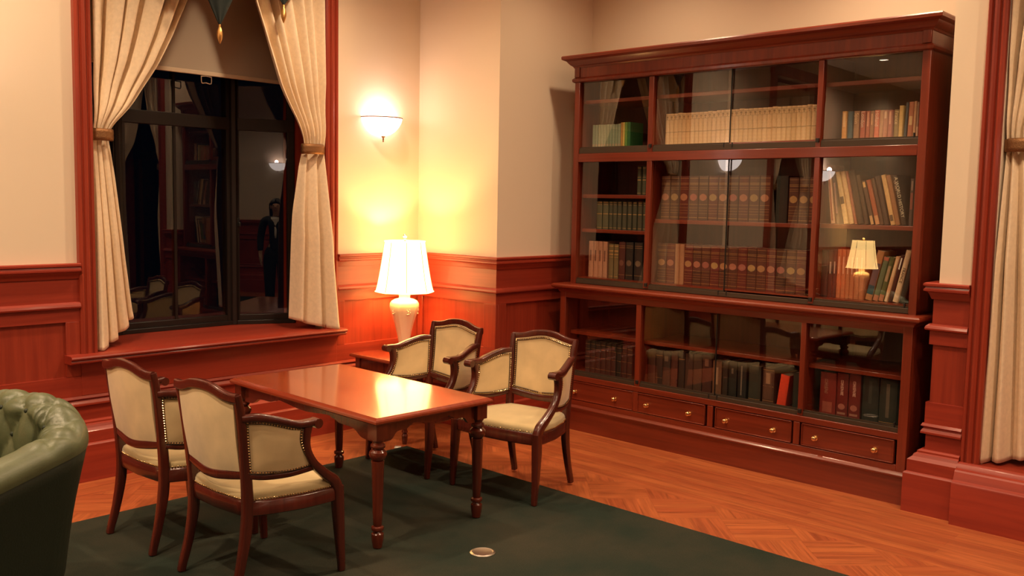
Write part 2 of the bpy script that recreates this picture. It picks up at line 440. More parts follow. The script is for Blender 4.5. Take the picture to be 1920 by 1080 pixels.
# window casings
def casing(name, x0, x1, y, axis='x', z0=.70, z1=3.3, flip=1):
    """fluted vertical board; axis x: on a wall facing -y at y ; axis y: on a wall facing -x at x=y"""
    prof = [(0, 0), (0, .035), (.012, .045), (.022, .045), (.026, .036), (.034, .036), (.038, .045), (.05, .048), (.062, .045), (.066, .036), (.074, .036), (.078, .045), (.092, .045), (.10, .03), (.10, 0)]
    w = (x1 - x0) / .10
    mb = MB()
    if axis == 'x': mb.prism([(x0 + a * w, y - b) for (a, b) in prof], lambda p, z: (p[0], p[1], z), z0, z1)
    else: mb.prism([(y - b, x0 + a * w) for (a, b) in prof], lambda p, z: (p[0], p[1], z), z0, z1)
    return struct(mb.obj(name, panel_z, angle=25))
casing('trim_94', 2.190, 2.285, WY); casing('trim_95', 3.880, 3.985, WY)
casing('trim_96', W0L - .10, W0L, WY); casing('trim_97', W0R, W0R + .10, WY)
casing('trim_98', 1.505, 1.60, RX, 'y', .30); casing('trim_99', W2R - .09, W2R, RX, 'y', .30)
mb = MB(); mb.box(2.17, WY - .05, 3.3, 4.0, WY, 3.42); struct(mb.obj('trim_100', panel_x, bevel=.006))
mb = MB(); mb.box(W0L - .12, WY - .05, 3.3, W0R + .12, WY, 3.42); struct(mb.obj('trim_101', panel_x, bevel=.006))

# sills
def sill(name, x0, x1, bow):
    mb = MB()
    prof = [(.10, .735), (.112, .730), (.116, .722), (.112, .714), (.100, .710), (.104, .702), (.104, .694), (.094, .688), (.07, .686), (0, .686), (0, .735)]
    mb.prism(prof, lambda p, a: (a, WY - p[0], p[1]), x0, x1)
    mb.add([(x0 + .17, WY, .735), (x1 - .09, WY, .735), (x1 - .09, WY + .45, .735), (x1 - .5, WY + .68, .735), (x0 + .58, WY + .68, .735), (x0 + .17, WY + .45, .735)], [(0, 1, 2, 3, 4, 5)])
    return struct(mb.obj(name, panel_x, angle=25))
sill('trim_102', 2.105, 4.01, True); sill('trim_103', W0L - .2, W0R + .14, True)

# ------------------------------------------------------------------ windows
def win_section(fr, pane_parent, p0, p1, z0, z1, transom, mull, jamb=(.05, .05), room=(0, -1)):
    p0 = Vector(p0); p1 = Vector(p1); L = (p1 - p0).length; d = (p1 - p0) / L; nrm = Vector((d.y, -d.x))
    if nrm.dot(Vector(room)) < 0: nrm = -nrm
    def bx(a, b, za, zb, o0, o1):
        vs = []
        for z in (za, zb):
            for (s, o) in ((a, o0), (b, o0), (b, o1), (a, o1)):
                q = p0 + d * s + nrm * o; vs.append((q.x, q.y, z))
        fr.add(vs, [(0, 3, 2, 1), (4, 5, 6, 7), (0, 1, 5, 4), (1, 2, 6, 5), (2, 3, 7, 6), (3, 0, 4, 7)])
    bx(0, L, z0, z0 + .030, -.05, .035)
    bx(0, L, z0 + .028, z0 + .070, -.04, .015)
    bx(0, L, z1 - .05, z1, -.05, .02)
    bx(0, jamb[0], z0, z1, -.05, .02); bx(L - jamb[1], L, z0, z1, -.05, .02)
    if transom: bx(0, L, transom[0], transom[1], -.045, .022)
    for (a, w) in mull: bx(a - w / 2, a + w / 2, z0, z1, -.035, .006)
    g = MB()
    q0 = p0 + d * .01; q1 = p1 - d * .01
    g.add([(q0.x, q0.y, z0 + .03), (q1.x, q1.y, z0 + .03), (q1.x, q1.y, z1 - .03), (q0.x, q0.y, z1 - .03)], [(0, 1, 2, 3)])
    return g
A, B, C_, D_ = (2.27, 5.865), (2.69, 6.055), (3.514, 6.055), (3.905, 5.862)
fr = MB(); gs = []
gs.append(win_section(fr, None, A, B, .735, 3.3, (2.118, 2.205), []))
gs.append(win_section(fr, None, B, C_, .735, 3.3, (2.118, 2.205), [(.395, .022)]))
gs.append(win_section(fr, None, C_, D_, .735, 3.3, (2.118, 2.205), []))
fr.lathe([(.036, .735), (.036, 3.3)], (C_[0] + .005, C_[1] - .012, 0), 8); fr.lathe([(.036, .735), (.036, 3.3)], (B[0], B[1] - .012, 0), 8)
w1 = struct(fr.obj('window_1', frame_m, bevel=.003))
for g in gs: g.obj('window_pane', win_glass, w1)
mb = MB(); mb.box(3.528, 6.012, 1.40, 3.552, 6.03, 1.50); mb.box(3.532, 5.99, 1.44, 3.548, 6.02, 1.47); mb.obj('latch', black_m, w1, bevel=.003)
fr = MB(); g = win_section(fr, None, (RX + .40, 1.55), (RX + .40, W2R - .05), .315, 3.3, (2.118, 2.205), [(.8, .05)], room=(-1, 0))
w2 = struct(fr.obj('window_2', frame_m, bevel=.003)); g.obj('window_pane', win_glass, w2)
fr = MB(); g = win_section(fr, None, (W0L, 5.9), (W0R, 5.9), .735, 3.3, (2.118, 2.205), [(.52, .05)])
w3 = struct(fr.obj('window_3', frame_m, bevel=.003)); g.obj('window_pane', win_glass, w3)
mb = MB()
mb.box(W1L - .1, WY + T, .5, W1L, 6.0, 3.3); mb.box(W1R + .02, WY + T, .5, W1R + .12, 6.0, 3.3); mb.box(W1L - .1, WY + T, 3.3, W1R + .12, 6.15, 3.4)
mb.box(W1L - .1, WY + T, .5, W1R + .12, 6.15, .733)
mb.box(W0L - .1, WY + T, .5, W0L, 6.0, 3.3); mb.box(W0R, WY + T, .5, W0R + .1, 6.0, 3.3); mb.box(W0L - .1, WY + T, 3.3, W0R + .1, 6.15, 3.4); mb.box(W0L - .1, WY + T, .5, W0R + .1, 6.15, .733)
struct(mb.obj('wall_recess', panel_z))
mb = MB()
mb.box(RX + T, 1.50, 0, RX + .5, 1.60, 3.3); mb.box(RX + T, W2R - .1, 0, RX + .5, W2R, 3.3); mb.box(RX + T, W2R - .1, 3.3, RX + .5, 1.60, 3.4); mb.box(RX - .02, W2R - .1, .2, RX + .5, 1.60, .314)
struct(mb.obj('wall_reveal', panel_y))

def lerp_tab(tab, z):
    tab = sorted(tab)
    if z <= tab[0][0]: return tab[0][1]
    for (a, b) in zip(tab, tab[1:]):
        if z <= b[0]:
            t = (z - a[0]) / (b[0] - a[0]); return a[1] + (b[1] - a[1]) * t
    return tab[-1][1]
def smooth_tab(tab, z, w=.05):
    return (lerp_tab(tab, z - w) + lerp_tab(tab, z + w) + 2 * lerp_tab(tab, z)) / 4

def curtain(outer, inner, yout, yin, hem, top, tie, n_pl, seed, label, group, mapf=lambda p: p, name='curtain', n_lo=3.3):
    rnd = random.Random(seed)
    ph = [rnd.uniform(0, 2 * PI) for _ in range(4)]
    NS, NT = 150, 110
    rings = []
    mb = MB()
    wmax = abs(inner(top) - outer(top))
    for j in range(NT + 1):
        row = []
        for i in range(NS + 1):
            s = i / NS
            zb = hem(s)
            t = j / NT
            z = top + (zb - top) * t
            xo, xi = outer(z), inner(z)
            w = abs(xi - xo)
            dt = abs(z - tie)
            a = .010 + .028 * min(1, dt / .45) if z > tie else .010 + .032 * min(1, dt / .6)
            sw = s + .03 * math.sin(2 * PI * s * 2 + ph[0]) + .012 * math.sin(z * 1.7 + ph[1])
            q = 2 * PI * (n_pl if z > tie else n_lo) * sw + ph[2]
            f = math.sin(q) + .28 * math.sin(2 * q + ph[3] + z * .5) + .22 * math.sin(.5 * q + ph[1])
            y = yout(z) + (yin(z) - yout(z)) * s + a * f - a * .4
            x = xo + (xi - xo) * s + (.22 * a * math.cos(q)) * min(1, 4 * s * (1 - s) + .15) * (1 if xi > xo else -1)
            # bulging drape just above the tie
            if z > tie: y += -.02 * math.exp(-((z - tie - .12) / .12) ** 2)
            if t > .985: y += .004 * math.sin(q * 1.3)
            row.append(mapf((x, y, z)))
        rings.append(row)
    mb.rings(rings, closed=False, cap=False)
    o = tag(mb.obj(name, curtain_m, solid=.004, angle=180), label, 'curtain', group)
    xa, xb = outer(tie), inner(tie); cx = (xa + xb) / 2; rx = abs(xb - xa) / 2 + .010
    cy = (yout(tie) + yin(tie)) / 2 - .008
    mb = MB()
    rr = []
    for (dr, z) in ((0.004, tie - .034), (.010, tie - .030), (.012, tie - .012), (.010, tie), (.012, tie + .012), (.010, tie + .030), (0.004, tie + .034)):
        rr.append([mapf((cx + (rx + dr) * math.cos(k * PI / 16), cy + (.046 + dr) * math.sin(k * PI / 16), z)) for k in range(32)])
    mb.rings(rr, cap=False)
    b = mb.obj('tieback', bronze, o, solid=.003, angle=60); b['label'] = 'bronze embossed tieback band'
    return o
cg = 'tied back window curtains'
inL = [(3.2, 3.10), (2.856, 2.924), (2.615, 2.816), (2.42, 2.711), (2.172, 2.542), (2.06, 2.440), (2.03, 2.418), (1.96, 2.418), (1.90, 2.43), (1.76, 2.458), (1.315, 2.53), (.99, 2.59), (.85, 2.62), (.7, 2.64)]
cL = curtain(lambda z: lerp_tab([(.7, 2.305), (2.0, 2.315), (3.2, 2.335)], z), lambda z: smooth_tab([(a, b) for a, b in inL], z, .04),
             lambda z: lerp_tab([(.7, 5.495), (1.9, 5.53), (2.1, 5.53), (3.2, 5.56)], z), lambda z: lerp_tab([(.7, 5.76), (1.9, 5.56), (2.2, 5.54), (3.2, 5.58)], z),
             lambda s: .738 + .15 * s ** 1.7, 3.22, 1.995, 5, 3, 'cream curtain tied back at the left side of the black framed bay window', cg)
inR = [(3.2, 3.24), (2.913, 3.35), (2.40, 3.525), (2.157, 3.665), (2.05, 3.715), (2.02, 3.728), (1.95, 3.728), (1.90, 3.712), (1.546, 3.68), (1.18, 3.685), (.8, 3.69)]
cR = curtain(lambda z: lerp_tab([(.7, 3.935), (1.2, 3.895), (2.0, 3.862), (3.2, 3.87)], z), lambda z: smooth_tab([(a, b) for a, b in inR], z, .04),
             lambda z: lerp_tab([(.7, 5.40), (1.9, 5.45), (2.1, 5.46), (3.2, 5.50)], z), lambda z: lerp_tab([(.7, 5.60), (1.9, 5.50), (2.2, 5.49), (3.2, 5.52)], z),
             lambda s: .738 + .07 * s ** 1.4, 3.22, 1.985, 6, 12, 'cream curtain tied back at the right side of the bay window, beside the wall sconce', cg, n_lo=2.4)
# second window, at the right edge of the view (its left curtain): x -> -y, y -> x
mp2 = lambda p: (RX + (p[1] - 5.47), 1.50 - p[0], p[2])
in2 = [(3.2, .56), (2.6, .36), (2.3, .22), (2.05, .135), (1.94, .135), (1.7, .17), (1.2, .21), (.3, .26)]
c2 = curtain(lambda z: lerp_tab([(.3, -.015), (.9, .0), (2.0, .015), (3.2, .0)], z), lambda z: smooth_tab(in2, z, .04),
             lambda z: 5.51, lambda z: lerp_tab([(.3, 5.66), (1.9, 5.54), (3.2, 5.55)], z), lambda s: .322 + .06 * s ** 1.5, 3.22, 1.985, 5, 5,
             'cream floor-length curtain tied back at the right edge beside the bookcase', cg, mp2)
in3 = [(3.2, -.90), (2.6, -.62), (2.3, -.45), (2.05, -.33), (1.94, -.33), (1.2, -.37), (.3, -.42)]
mp3 = lambda p: (RX + (p[1] - 5.47), W2R + .2 + p[0], p[2])
c2b = curtain(lambda z: -.2, lambda z: smooth_tab([(a, b + .28 - .2 + .42 - .35) for a, b in [(3.2, .56), (2.6, .36), (2.3, .22), (2.05, .0), (1.94, .0), (1.2, .05), (.3, .12)]], z, .04),
              lambda z: 5.51, lambda z: 5.58, lambda s: .322, 3.22, 1.985, 5, 6, 'cream curtain on the far side of the second window, outside the photo', cg, mp3)
for (src, lab, flip) in ((cL, 'cream curtain at the left of the window behind the green armchair', 0), (cR, 'cream curtain at the right of the window behind the green armchair', 0)):
    c = copy_tree(src); c['label'] = lab; c.scale.x = .62; c.location.x = (W0L - .62 * W1L) if src is cL else (W0R - .62 * W1R)

# roller blind
mb = MB(); mb.box(2.30, 5.848, 2.475, 3.875, 5.852, 3.3)
bl = tag(mb.obj('roller_blind', blind_m), 'grey beige roller blind half lowered over the dark bay window', 'blind')
mb = MB(); mb.box(2.30, 5.843, 2.450, 3.875, 5.857, 2.478); mb.obj('bottom_bar', blindbar_m, bl, bevel=.004)
mb = MB(); mb.bar([(3.175, 5.845, 2.445), (3.178, 5.845, 2.40), (3.21, 5.845, 2.402), (3.245, 5.845, 2.398), (3.248, 5.845, 2.445)], (.0035, .0035), (0, 1, 0), 3, 8)
mb.bar([(3.175, 5.845, 2.442), (3.21, 5.845, 2.446), (3.248, 5.845, 2.442)], (.0035, .0035), (0, 1, 0), 3, 8)
mb.obj('pull_ring', steel, bl)

# valance with dark pennants and gold tassels
va = empty('window_valance', (3.036, 5.355, 3.28), 0, 'dark green pointed valance with gold tassels hanging above the bay window', 'valance')
mb = MB(); mb.box(-.84, -.07, -.02, .84, .05, .02); mb.obj('valance_board', swag_m, va, bevel=.004)
for (dx, tip) in ((0, 2.704), (.456, 2.896), (-.456, 2.896)):
    mb = MB(); rows = []
    N = 40
    for j in range(25):
        t = j / 24; z = -.02 + (tip - 3.28 + .02) * t
        w = (.27 * (1 - t) ** .95 + .007)
        rows.append([(dx + w * math.cos(a * 2 * PI / N), (.006 + .028 * (1 - t) + .010 * math.sin(6 * 2 * PI * a / N) * (1 - t * .7)) * math.sin(a * 2 * PI / N) - .004 * math.sin(a * .9) * (1 - t), z) for a in range(N)])
    mb.rings(rows); mb.obj('pennant', swag_m, va, angle=60)
    mb = MB()
    mb.lathe([(.003, 0), (.006, -.004), (.008, -.010), (.006, -.016), (.010, -.024), (.017, -.045), (.0185, -.066), (.015, -.088), (.008, -.106), (.003, -.118)], (dx, 0, tip - 3.28), 18)
    mb.obj('tassel', gold, va, angle=60)['label'] = 'gold acorn tassel'

# ------------------------------------------------------------------ sconces
sconce_m = plain('frosted_bowl', (0.9, 0.86, 0.82), 0.5, emit=(1.0, 0.84, 0.76), estr=4.5)
def make_sconce():
    r = empty('wall_sconce', (0, 0, 0), 0, 'x', 'wall lamp', 'wall sconces')
    prof = [(.164, .0), (.162, -.008), (.155, -.03), (.139, -.06), (.113, -.09), (.079, -.112), (.042, -.124), (.012, -.128)]
    mb = MB(); N = 28
    rr = [[(q * math.cos(PI + PI * k / N), q * math.sin(PI + PI * k / N), z) for k in range(N + 1)] for (q, z) in prof]
    mb.rings(rr, closed=False, cap=False); mb.obj('glass_bowl', sconce_m, r, solid=.004, angle=60)
    mb = MB(); mb.bar([(.167 * math.cos(PI + PI * k / 20), .167 * math.sin(PI + PI * k / 20), .002) for k in range(21)], (.004, .0035), (0, 0, 1), 1, 8)
    mb.obj('rim', bronze, r)
    mb = MB(); mb.lathe([(.002, -.172), (.006, -.166), (.004, -.158), (.007, -.150), (.005, -.142), (.014, -.134), (.016, -.128)], (0, -.045, 0), 12)
    mb.obj('finial', bronze, r)
    mb = MB(); mb.box(-.035, -.012, -.10, .035, 0, -.01); mb.obj('backplate', bronze, r, bevel=.004)
    return r
sconces = [((4.375, WY - .002, 2.238), 0, 'glowing glass bowl wall sconce above the table lamp'), ((1.42, WY - .002, 2.238), 0, 'glass bowl wall sconce left of the bay window, outside the photo'),
           ((-.98, WY - .002, 2.238), 0, 'glass bowl wall sconce beyond the window behind the green armchair'), ((.5, SY + .002, 2.238), PI, 'glass bowl wall sconce on the opposite wall, mirrored in the window pane'),
           ((3.2, SY + .002, 2.238), PI, 'glass bowl wall sconce at the right of the opposite wall')]
s0 = make_sconce()
for i, (p, rz, lab) in enumerate(sconces):
    s = s0 if i == 0 else copy_tree(s0)
    s.location = p; s.rotation_euler = (0, 0, rz); s['label'] = lab
    dy = -.10 if rz == 0 else .10
    light('sconce_lamp', 'POINT', (p[0], p[1] + dy, p[2] + .02), 2.2, (1.0, 0.70, 0.62), .03)

# ------------------------------------------------------------------ downlight fittings
dl_m = plain('downlight_glow', (1, .9, .75), .5, emit=(1.0, .82, .6), estr=14)
mb = MB(); mb.lathe([(.075, 0), (.075, -.006), (.062, -.010), (.056, -.004)], n=24, cap=False); d0 = mb.obj('downlight', steel)
mb = MB(); mb.lathe([(.056, -.003), (.02, -.0035), (.001, -.0035)], n=24, cap=False); mb.obj('lens', dl_m, d0)
for i, (x, y) in enumerate(DOWN):
    d = d0 if i == 0 else copy_tree(d0)
    d.location = (x, y, CEIL - .001)
    tag(d, 'recessed ceiling downlight outside the photo', 'downlight', 'ceiling downlights')

# ------------------------------------------------------------------ rug, floor bits
mb = MB(); mb.box(-3.6, -2.4, .0005, 4.015, 4.71, .012)
tag(mb.obj('carpet', carpet(), bevel=.004), 'large dark green carpet under the wooden table and armchairs', 'carpet')
mb = MB(); mb.lathe([(.060, .012), (.060, .0155), (.050, .0185), (.046, .0172), (.001, .0172)], (3.024, 2.997, 0), 32)
fo = tag(mb.obj('floor_outlet_cover', steel, angle=30), 'round metal floor outlet cover set in the green carpet', 'floor outlet')
mb = MB(); mb.add([(-.030, -.020, 0), (.030, -.022, 0), (.032, .020, 0), (-.028, .022, 0.001)], [(0, 1, 2, 3)])
tag(mb.obj('paper_tag', fringe, loc=(3.972, 4.752, .0012), rot=(0, 0, .78), solid=.001), 'small white paper tag on the floor at the carpet corner', 'paper')

# ------------------------------------------------------------------ armchairs
def coons(bottom, top, left, right, nu, nv):
    def at(c, t):
        t = min(max(t, 0), 1) * (len(c) - 1); i = min(int(t), len(c) - 2); f = t - i
        return Vector(c[i]) * (1 - f) + Vector(c[i + 1]) * f
    rows = []
    for j in range(nv + 1):
        v = j / nv; row = []
        for i in range(nu + 1):
            u = i / nu
            p = (1 - v) * at(bottom, u) + v * at(top, u) + (1 - u) * at(left, v) + u * at(right, v) - ((1 - u) * (1 - v) * at(bottom, 0) + u * (1 - v) * at(bottom, 1) + (1 - u) * v * at(top, 0) + u * v * at(top, 1))
            row.append(p)
        rows.append(row)
    return rows
def crv(path, n=24):
    P = [Vector(p) for p in path]; out = []
    for i in range(len(P) - 1):
        p0, p1, p2, p3 = P[max(i - 1, 0)], P[i], P[i + 1], P[min(i + 2, len(P) - 1)]
        k = max(2, n // (len(P) - 1))
        for q in range(k):
            t = q / k
            out.append(0.5 * ((2 * p1) + (p2 - p0) * t + (2 * p0 - 5 * p1 + 4 * p2 - p3) * t * t + (3 * p1 - p0 - 3 * p2 + p3) * t ** 3))
    out.append(P[-1])
    # arc-length resample
    L = [0]
    for a, b in zip(out, out[1:]): L.append(L[-1] + (b - a).length)
    res = []; j = 0
    for q in range(n + 1):
        d = L[-1] * q / n
        while j < len(L) - 2 and L[j + 1] < d: j += 1
        f = (d - L[j]) / max(1e-9, L[j + 1] - L[j]); res.append(out[j].lerp(out[j + 1], min(max(f, 0), 1)))
    return res
def panel_mesh(rows, out, bulge, thick):
    nv, nu = len(rows) - 1, len(rows[0]) - 1
    mb = MB()
    def face(sign):
        rr = []
        for j, r in enumerate(rows):
            rr.append([p + out * sign * (thick / 2 + bulge * min(1, 4 * min(i / nu, 1 - i / nu, j / nv, 1 - j / nv)) ** .6) for i, p in enumerate(r)])
        return rr
    a, b = face(1), face(-1)
    mb.rings(a, closed=False, cap=False); mb.rings([r[::-1] for r in b], closed=False, cap=False)
    # side skirts
    def border(R): return R[0] + [r[-1] for r in R[1:]] + R[-1][::-1][1:] + [r[0] for r in R[::-1][1:-1]]
    mb.rings([border(a), border(b)], closed=True, cap=False)
    return mb
def nails(rows, out, off, inset, step, sides=(1,), gimp=None):
    def border(R): return R[0] + [r[-1] for r in R[1:]] + R[-1][::-1][1:] + [r[0] for r in R[::-1][1:]]
    nv, nu = len(rows) - 1, len(rows[0]) - 1
    pts = border(rows)
    cen = sum((Vector(p) for p in pts), Vector()) / len(pts)
    mb = MB()
    ins = []
    n = len(pts) - 1
    for i in range(n):
        p = pts[i]; t = (pts[(i + 1) % n] - pts[i - 1]).normalized(); nn = out.cross(t).normalized()
        if nn.dot(cen - p) < 0: nn = -nn
        ins.append(p + nn * inset)
    ins.append(ins[0])
    L = [0]
    for a, b in zip(ins, ins[1:]): L.append(L[-1] + (b - a).length)
    if gimp is not None:
        for s in sides: gimp.bar([p + out * s * (off - .003) for p in ins], (.0065, .0035), tuple(out.cross(Vector((0, 0, 1)))), 1, 6)
    k = int(L[-1] / step); j = 0
    for q in range(k):
        d = L[-1] * q / k
        while j < len(L) - 2 and L[j + 1] < d: j += 1
        f = (d - L[j]) / max(1e-9, L[j + 1] - L[j]); p = ins[j].lerp(ins[j + 1], f)
        for s in sides:
            c = p + out * s * off
            t = (ins[min(j + 1, len(ins) - 1)] - ins[j]).normalized(); b_ = out.cross(t).normalized(); r = .0050
            ring = [c + t * r * math.cos(m * PI / 3) + b_ * r * math.sin(m * PI / 3) for m in range(6)]
            base = len(mb.v); top = c + out * s * .004
            mb.add(ring + [top], [(m, (m + 1) % 6, 6) if s > 0 else ((m + 1) % 6, m, 6) for m in range(6)])
    return mb

gimp_m = plain('dark_braid', (0.05, 0.028, 0.014), 0.8)
def make_armchair():
    r = empty('armchair', (0, 0, 0), 0, 'x', 'armchair', 'armchairs around the table')
    W = chair_w
    for sgn in (1, -1):
        y = lambda v: sgn * v
        # rear leg running up into the back post
        MB().bar([(-.240, y(.207), 0), (-.234, y(.206), .03), (-.207, y(.203), .13), (-.181, y(.202), .27), (-.177, y(.205), .40), (-.193, y(.212), .58), (-.215, y(.219), .75), (-.234, y(.224), .842)],
                 [(.0145, .016), (.0147, .0162), (.016, .018), (.019, .022), (.019, .022), (.018, .019), (.016, .017), (.014, .014)], (0, 1, 0), 5, 12, .35).obj('leg', W, r, angle=50)
        MB().bar([(.243, y(.292), 0), (.242, y(.292), .03), (.235, y(.292), .12), (.226, y(.290), .27), (.222, y(.286), .385)], [(.013, .014), (.014, .015), (.017, .018), (.022, .023), (.024, .024)], (0, 1, 0), 5, 12, .35).obj('leg', W, r, angle=50)
        # arm: rail, scroll and support
        arm = [(-.212, y(.222), .742), (-.150, y(.248), .742), (-.075, y(.273), .722), (.0, y(.292), .698), (.055, y(.299), .694), (.098, y(.300), .697)]
        mb = MB().bar(arm, [(.016, .016), (.019, .017), (.021, .016), (.023, .015), (.025, .016), (.022, .014)], (0, 1, 0), 6, 12, .5)
        mb.bar([(.096, y(.275), .688), (.096, y(.325), .688)], [(.022, .021), (.022, .021)], (1, 0, 0), 1, 16, 1.0)
        mb.obj('armrest', W, r, angle=50)
        MB().bar([(.056, y(.297), .692), (.046, y(.297), .640), (.050, y(.297), .580), (.086, y(.296), .515), (.150, y(.292), .455), (.200, y(.288), .415), (.222, y(.286), .370)],
                 [(.020, .021), (.019, .018), (.019, .017), (.019, .018), (.020, .021), (.022, .024), (.023, .024)], (0, 1, 0), 5, 12, .4).obj('arm_support', W, r, angle=50)
        low = [(-.190, y(.208), .500), (-.120, y(.238), .486), (-.03, y(.268), .484), (.05, y(.286), .492), (.115, y(.293), .500)]
        MB().bar(low, [(.012, .012)] * 5, (0, 1, 0), 5, 12, .4).obj('side_rail', W, r, angle=50)
        # upholstered side panel
        bot = crv([(-.180, y(.210), .503), (-.100, y(.243), .494), (-.01, y(.272), .494), (.05, y(.285), .500), (.098, y(.292), .508)], 24)
        top = crv([(-.200, y(.219), .733), (-.130, y(.252), .729), (-.06, y(.274), .709), (-.01, y(.290), .692), (.038, y(.297), .683)], 24)
        lef = crv([bot[0], (-.192, y(.214), .63), top[0]], 16)
        rig = crv([bot[-1], (.060, y(.296), .560), (.032, y(.297), .625), top[-1]], 16)
        rows = coons(bot, top, lef, rig, 24, 16)
        out = Vector((-.34, sgn * .94, 0)).normalized()
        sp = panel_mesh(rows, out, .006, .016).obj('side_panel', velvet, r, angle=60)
        for side in (1, -1):
            gm = MB(); nails(rows, out, .0150, .010, .0120, (side,), gm).obj('nail_trim', brass, sp, angle=20); gm.obj('gimp_braid', gimp_m, sp)
    # crest rail with a raised camel back
    mb = MB()
    path = [(-.236, -.232, .829), (-.242, -.190, .829), (-.248, -.140, .837), (-.254, -.075, .855), (-.256, 0, .861), (-.254, .075, .855), (-.248, .140, .837), (-.242, .190, .829), (-.236, .232, .829)]
    mb.bar(path, [(.013, .020)] * 9, (1, 0, 0), 5, 12, .4); mb.obj('crest_rail', W, r, angle=50)
    mb = MB(); mb.bar([(-.188, -.205, .505), (-.200, -.13, .492), (-.212, -.05, .482), (-.214, 0, .480), (-.212, .05, .482), (-.200, .13, .492), (-.188, .205, .505)], [(.013, .020)] * 7, (1, 0, 0), 5, 12, .4)
    mb.obj('back_rail', W, r, angle=50)
    bot = crv([(-.196, -.192, .518), (-.205, -.12, .510), (-.215, 0, .498), (-.205, .12, .510), (-.196, .192, .518)], 24)
    top = crv([(-.233, -.206, .813), (-.240, -.14, .823), (-.252, 0, .845), (-.240, .14, .823), (-.233, .206, .813)], 24)
    rows = coons(bot, top, crv([bot[0], (-.218, -.200, .66), top[0]], 16), crv([bot[-1], (-.218, .200, .66), top[-1]], 16), 24, 16)
    out = Vector((.99, 0, .13)).normalized()
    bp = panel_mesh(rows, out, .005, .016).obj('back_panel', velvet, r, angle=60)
    gm = MB(); nails(rows, out, .0140, .010, .0120, (1,), gm).obj('nail_trim', brass, bp, angle=20); gm.obj('gimp_braid', gimp_m, bp)
    # seat frame and cushion
    def outline(k, n=28):
        half = []
        for i in range(n + 1):
            t = i / n      # front edge bowed, from right to left
            yy = -.300 + .600 * t
            half.append((.232 + .030 * math.sin(PI * t), yy))
        pts = half + [(.16, .303), (.05, .293), (-.08, .258), (-.185, .212), (-.195, .15), (-.205, 0), (-.195, -.15), (-.185, -.212), (-.08, -.258), (.05, -.293), (.16, -.303)]
        return [(p[0] * k + .02 * (1 - k), p[1] * k) for p in pts]
    mb = MB(); mb.rings([[(a, b, z) for (a, b) in outline(k)] for (k, z) in ((.97, .322), (1.0, .328), (1.0, .380), (.975, .388), (.93, .388))])
    mb.obj('seat_frame', W, r, angle=50)
    mb = MB(); mb.rings([[(a, b, z) for (a, b) in outline(k)] for (k, z) in ((.955, .384), (.965, .396), (.96, .410), (.93, .422), (.85, .430), (.6, .438), (.3, .442), (.05, .443))])
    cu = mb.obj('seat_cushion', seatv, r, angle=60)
    mb = MB(); ol = outline(.972)
    pp = [Vector((a, b, .394)) for (a, b) in ol]; pp.append(pp[0])
    for a, b in zip(pp, pp[1:]):
        k = max(1, int((b - a).length / .0115))
        for q in range(k):
            p = a.lerp(b, q / k); mb.blob(p, .0042, 6, 4)
    mb.obj('nail_trim', brass, cu, angle=60)
    return r
ch0 = make_armchair()
chairs = [((3.915, 3.60, .0155), PI + .105, 'cream upholstered mahogany armchair on the right side of the table, nearest the bookcase'),
          ((3.865, 4.335, .0155), PI - .035, 'cream upholstered mahogany armchair on the far right, in front of the table lamp'),
          ((2.147, 4.232, .0155), .035, 'cream upholstered mahogany armchair seen from behind, under the window sill, farther left'),
          ((2.170, 3.563, .0155), .045, 'cream upholstered mahogany armchair seen from behind, nearest the camera, beside the green armchair')]
for i, (p, rz, lab) in enumerate(chairs):
    c = ch0 if i == 0 else copy_tree(ch0)
    c.location = p; c.rotation_euler = (0, 0, rz); c['label'] = lab

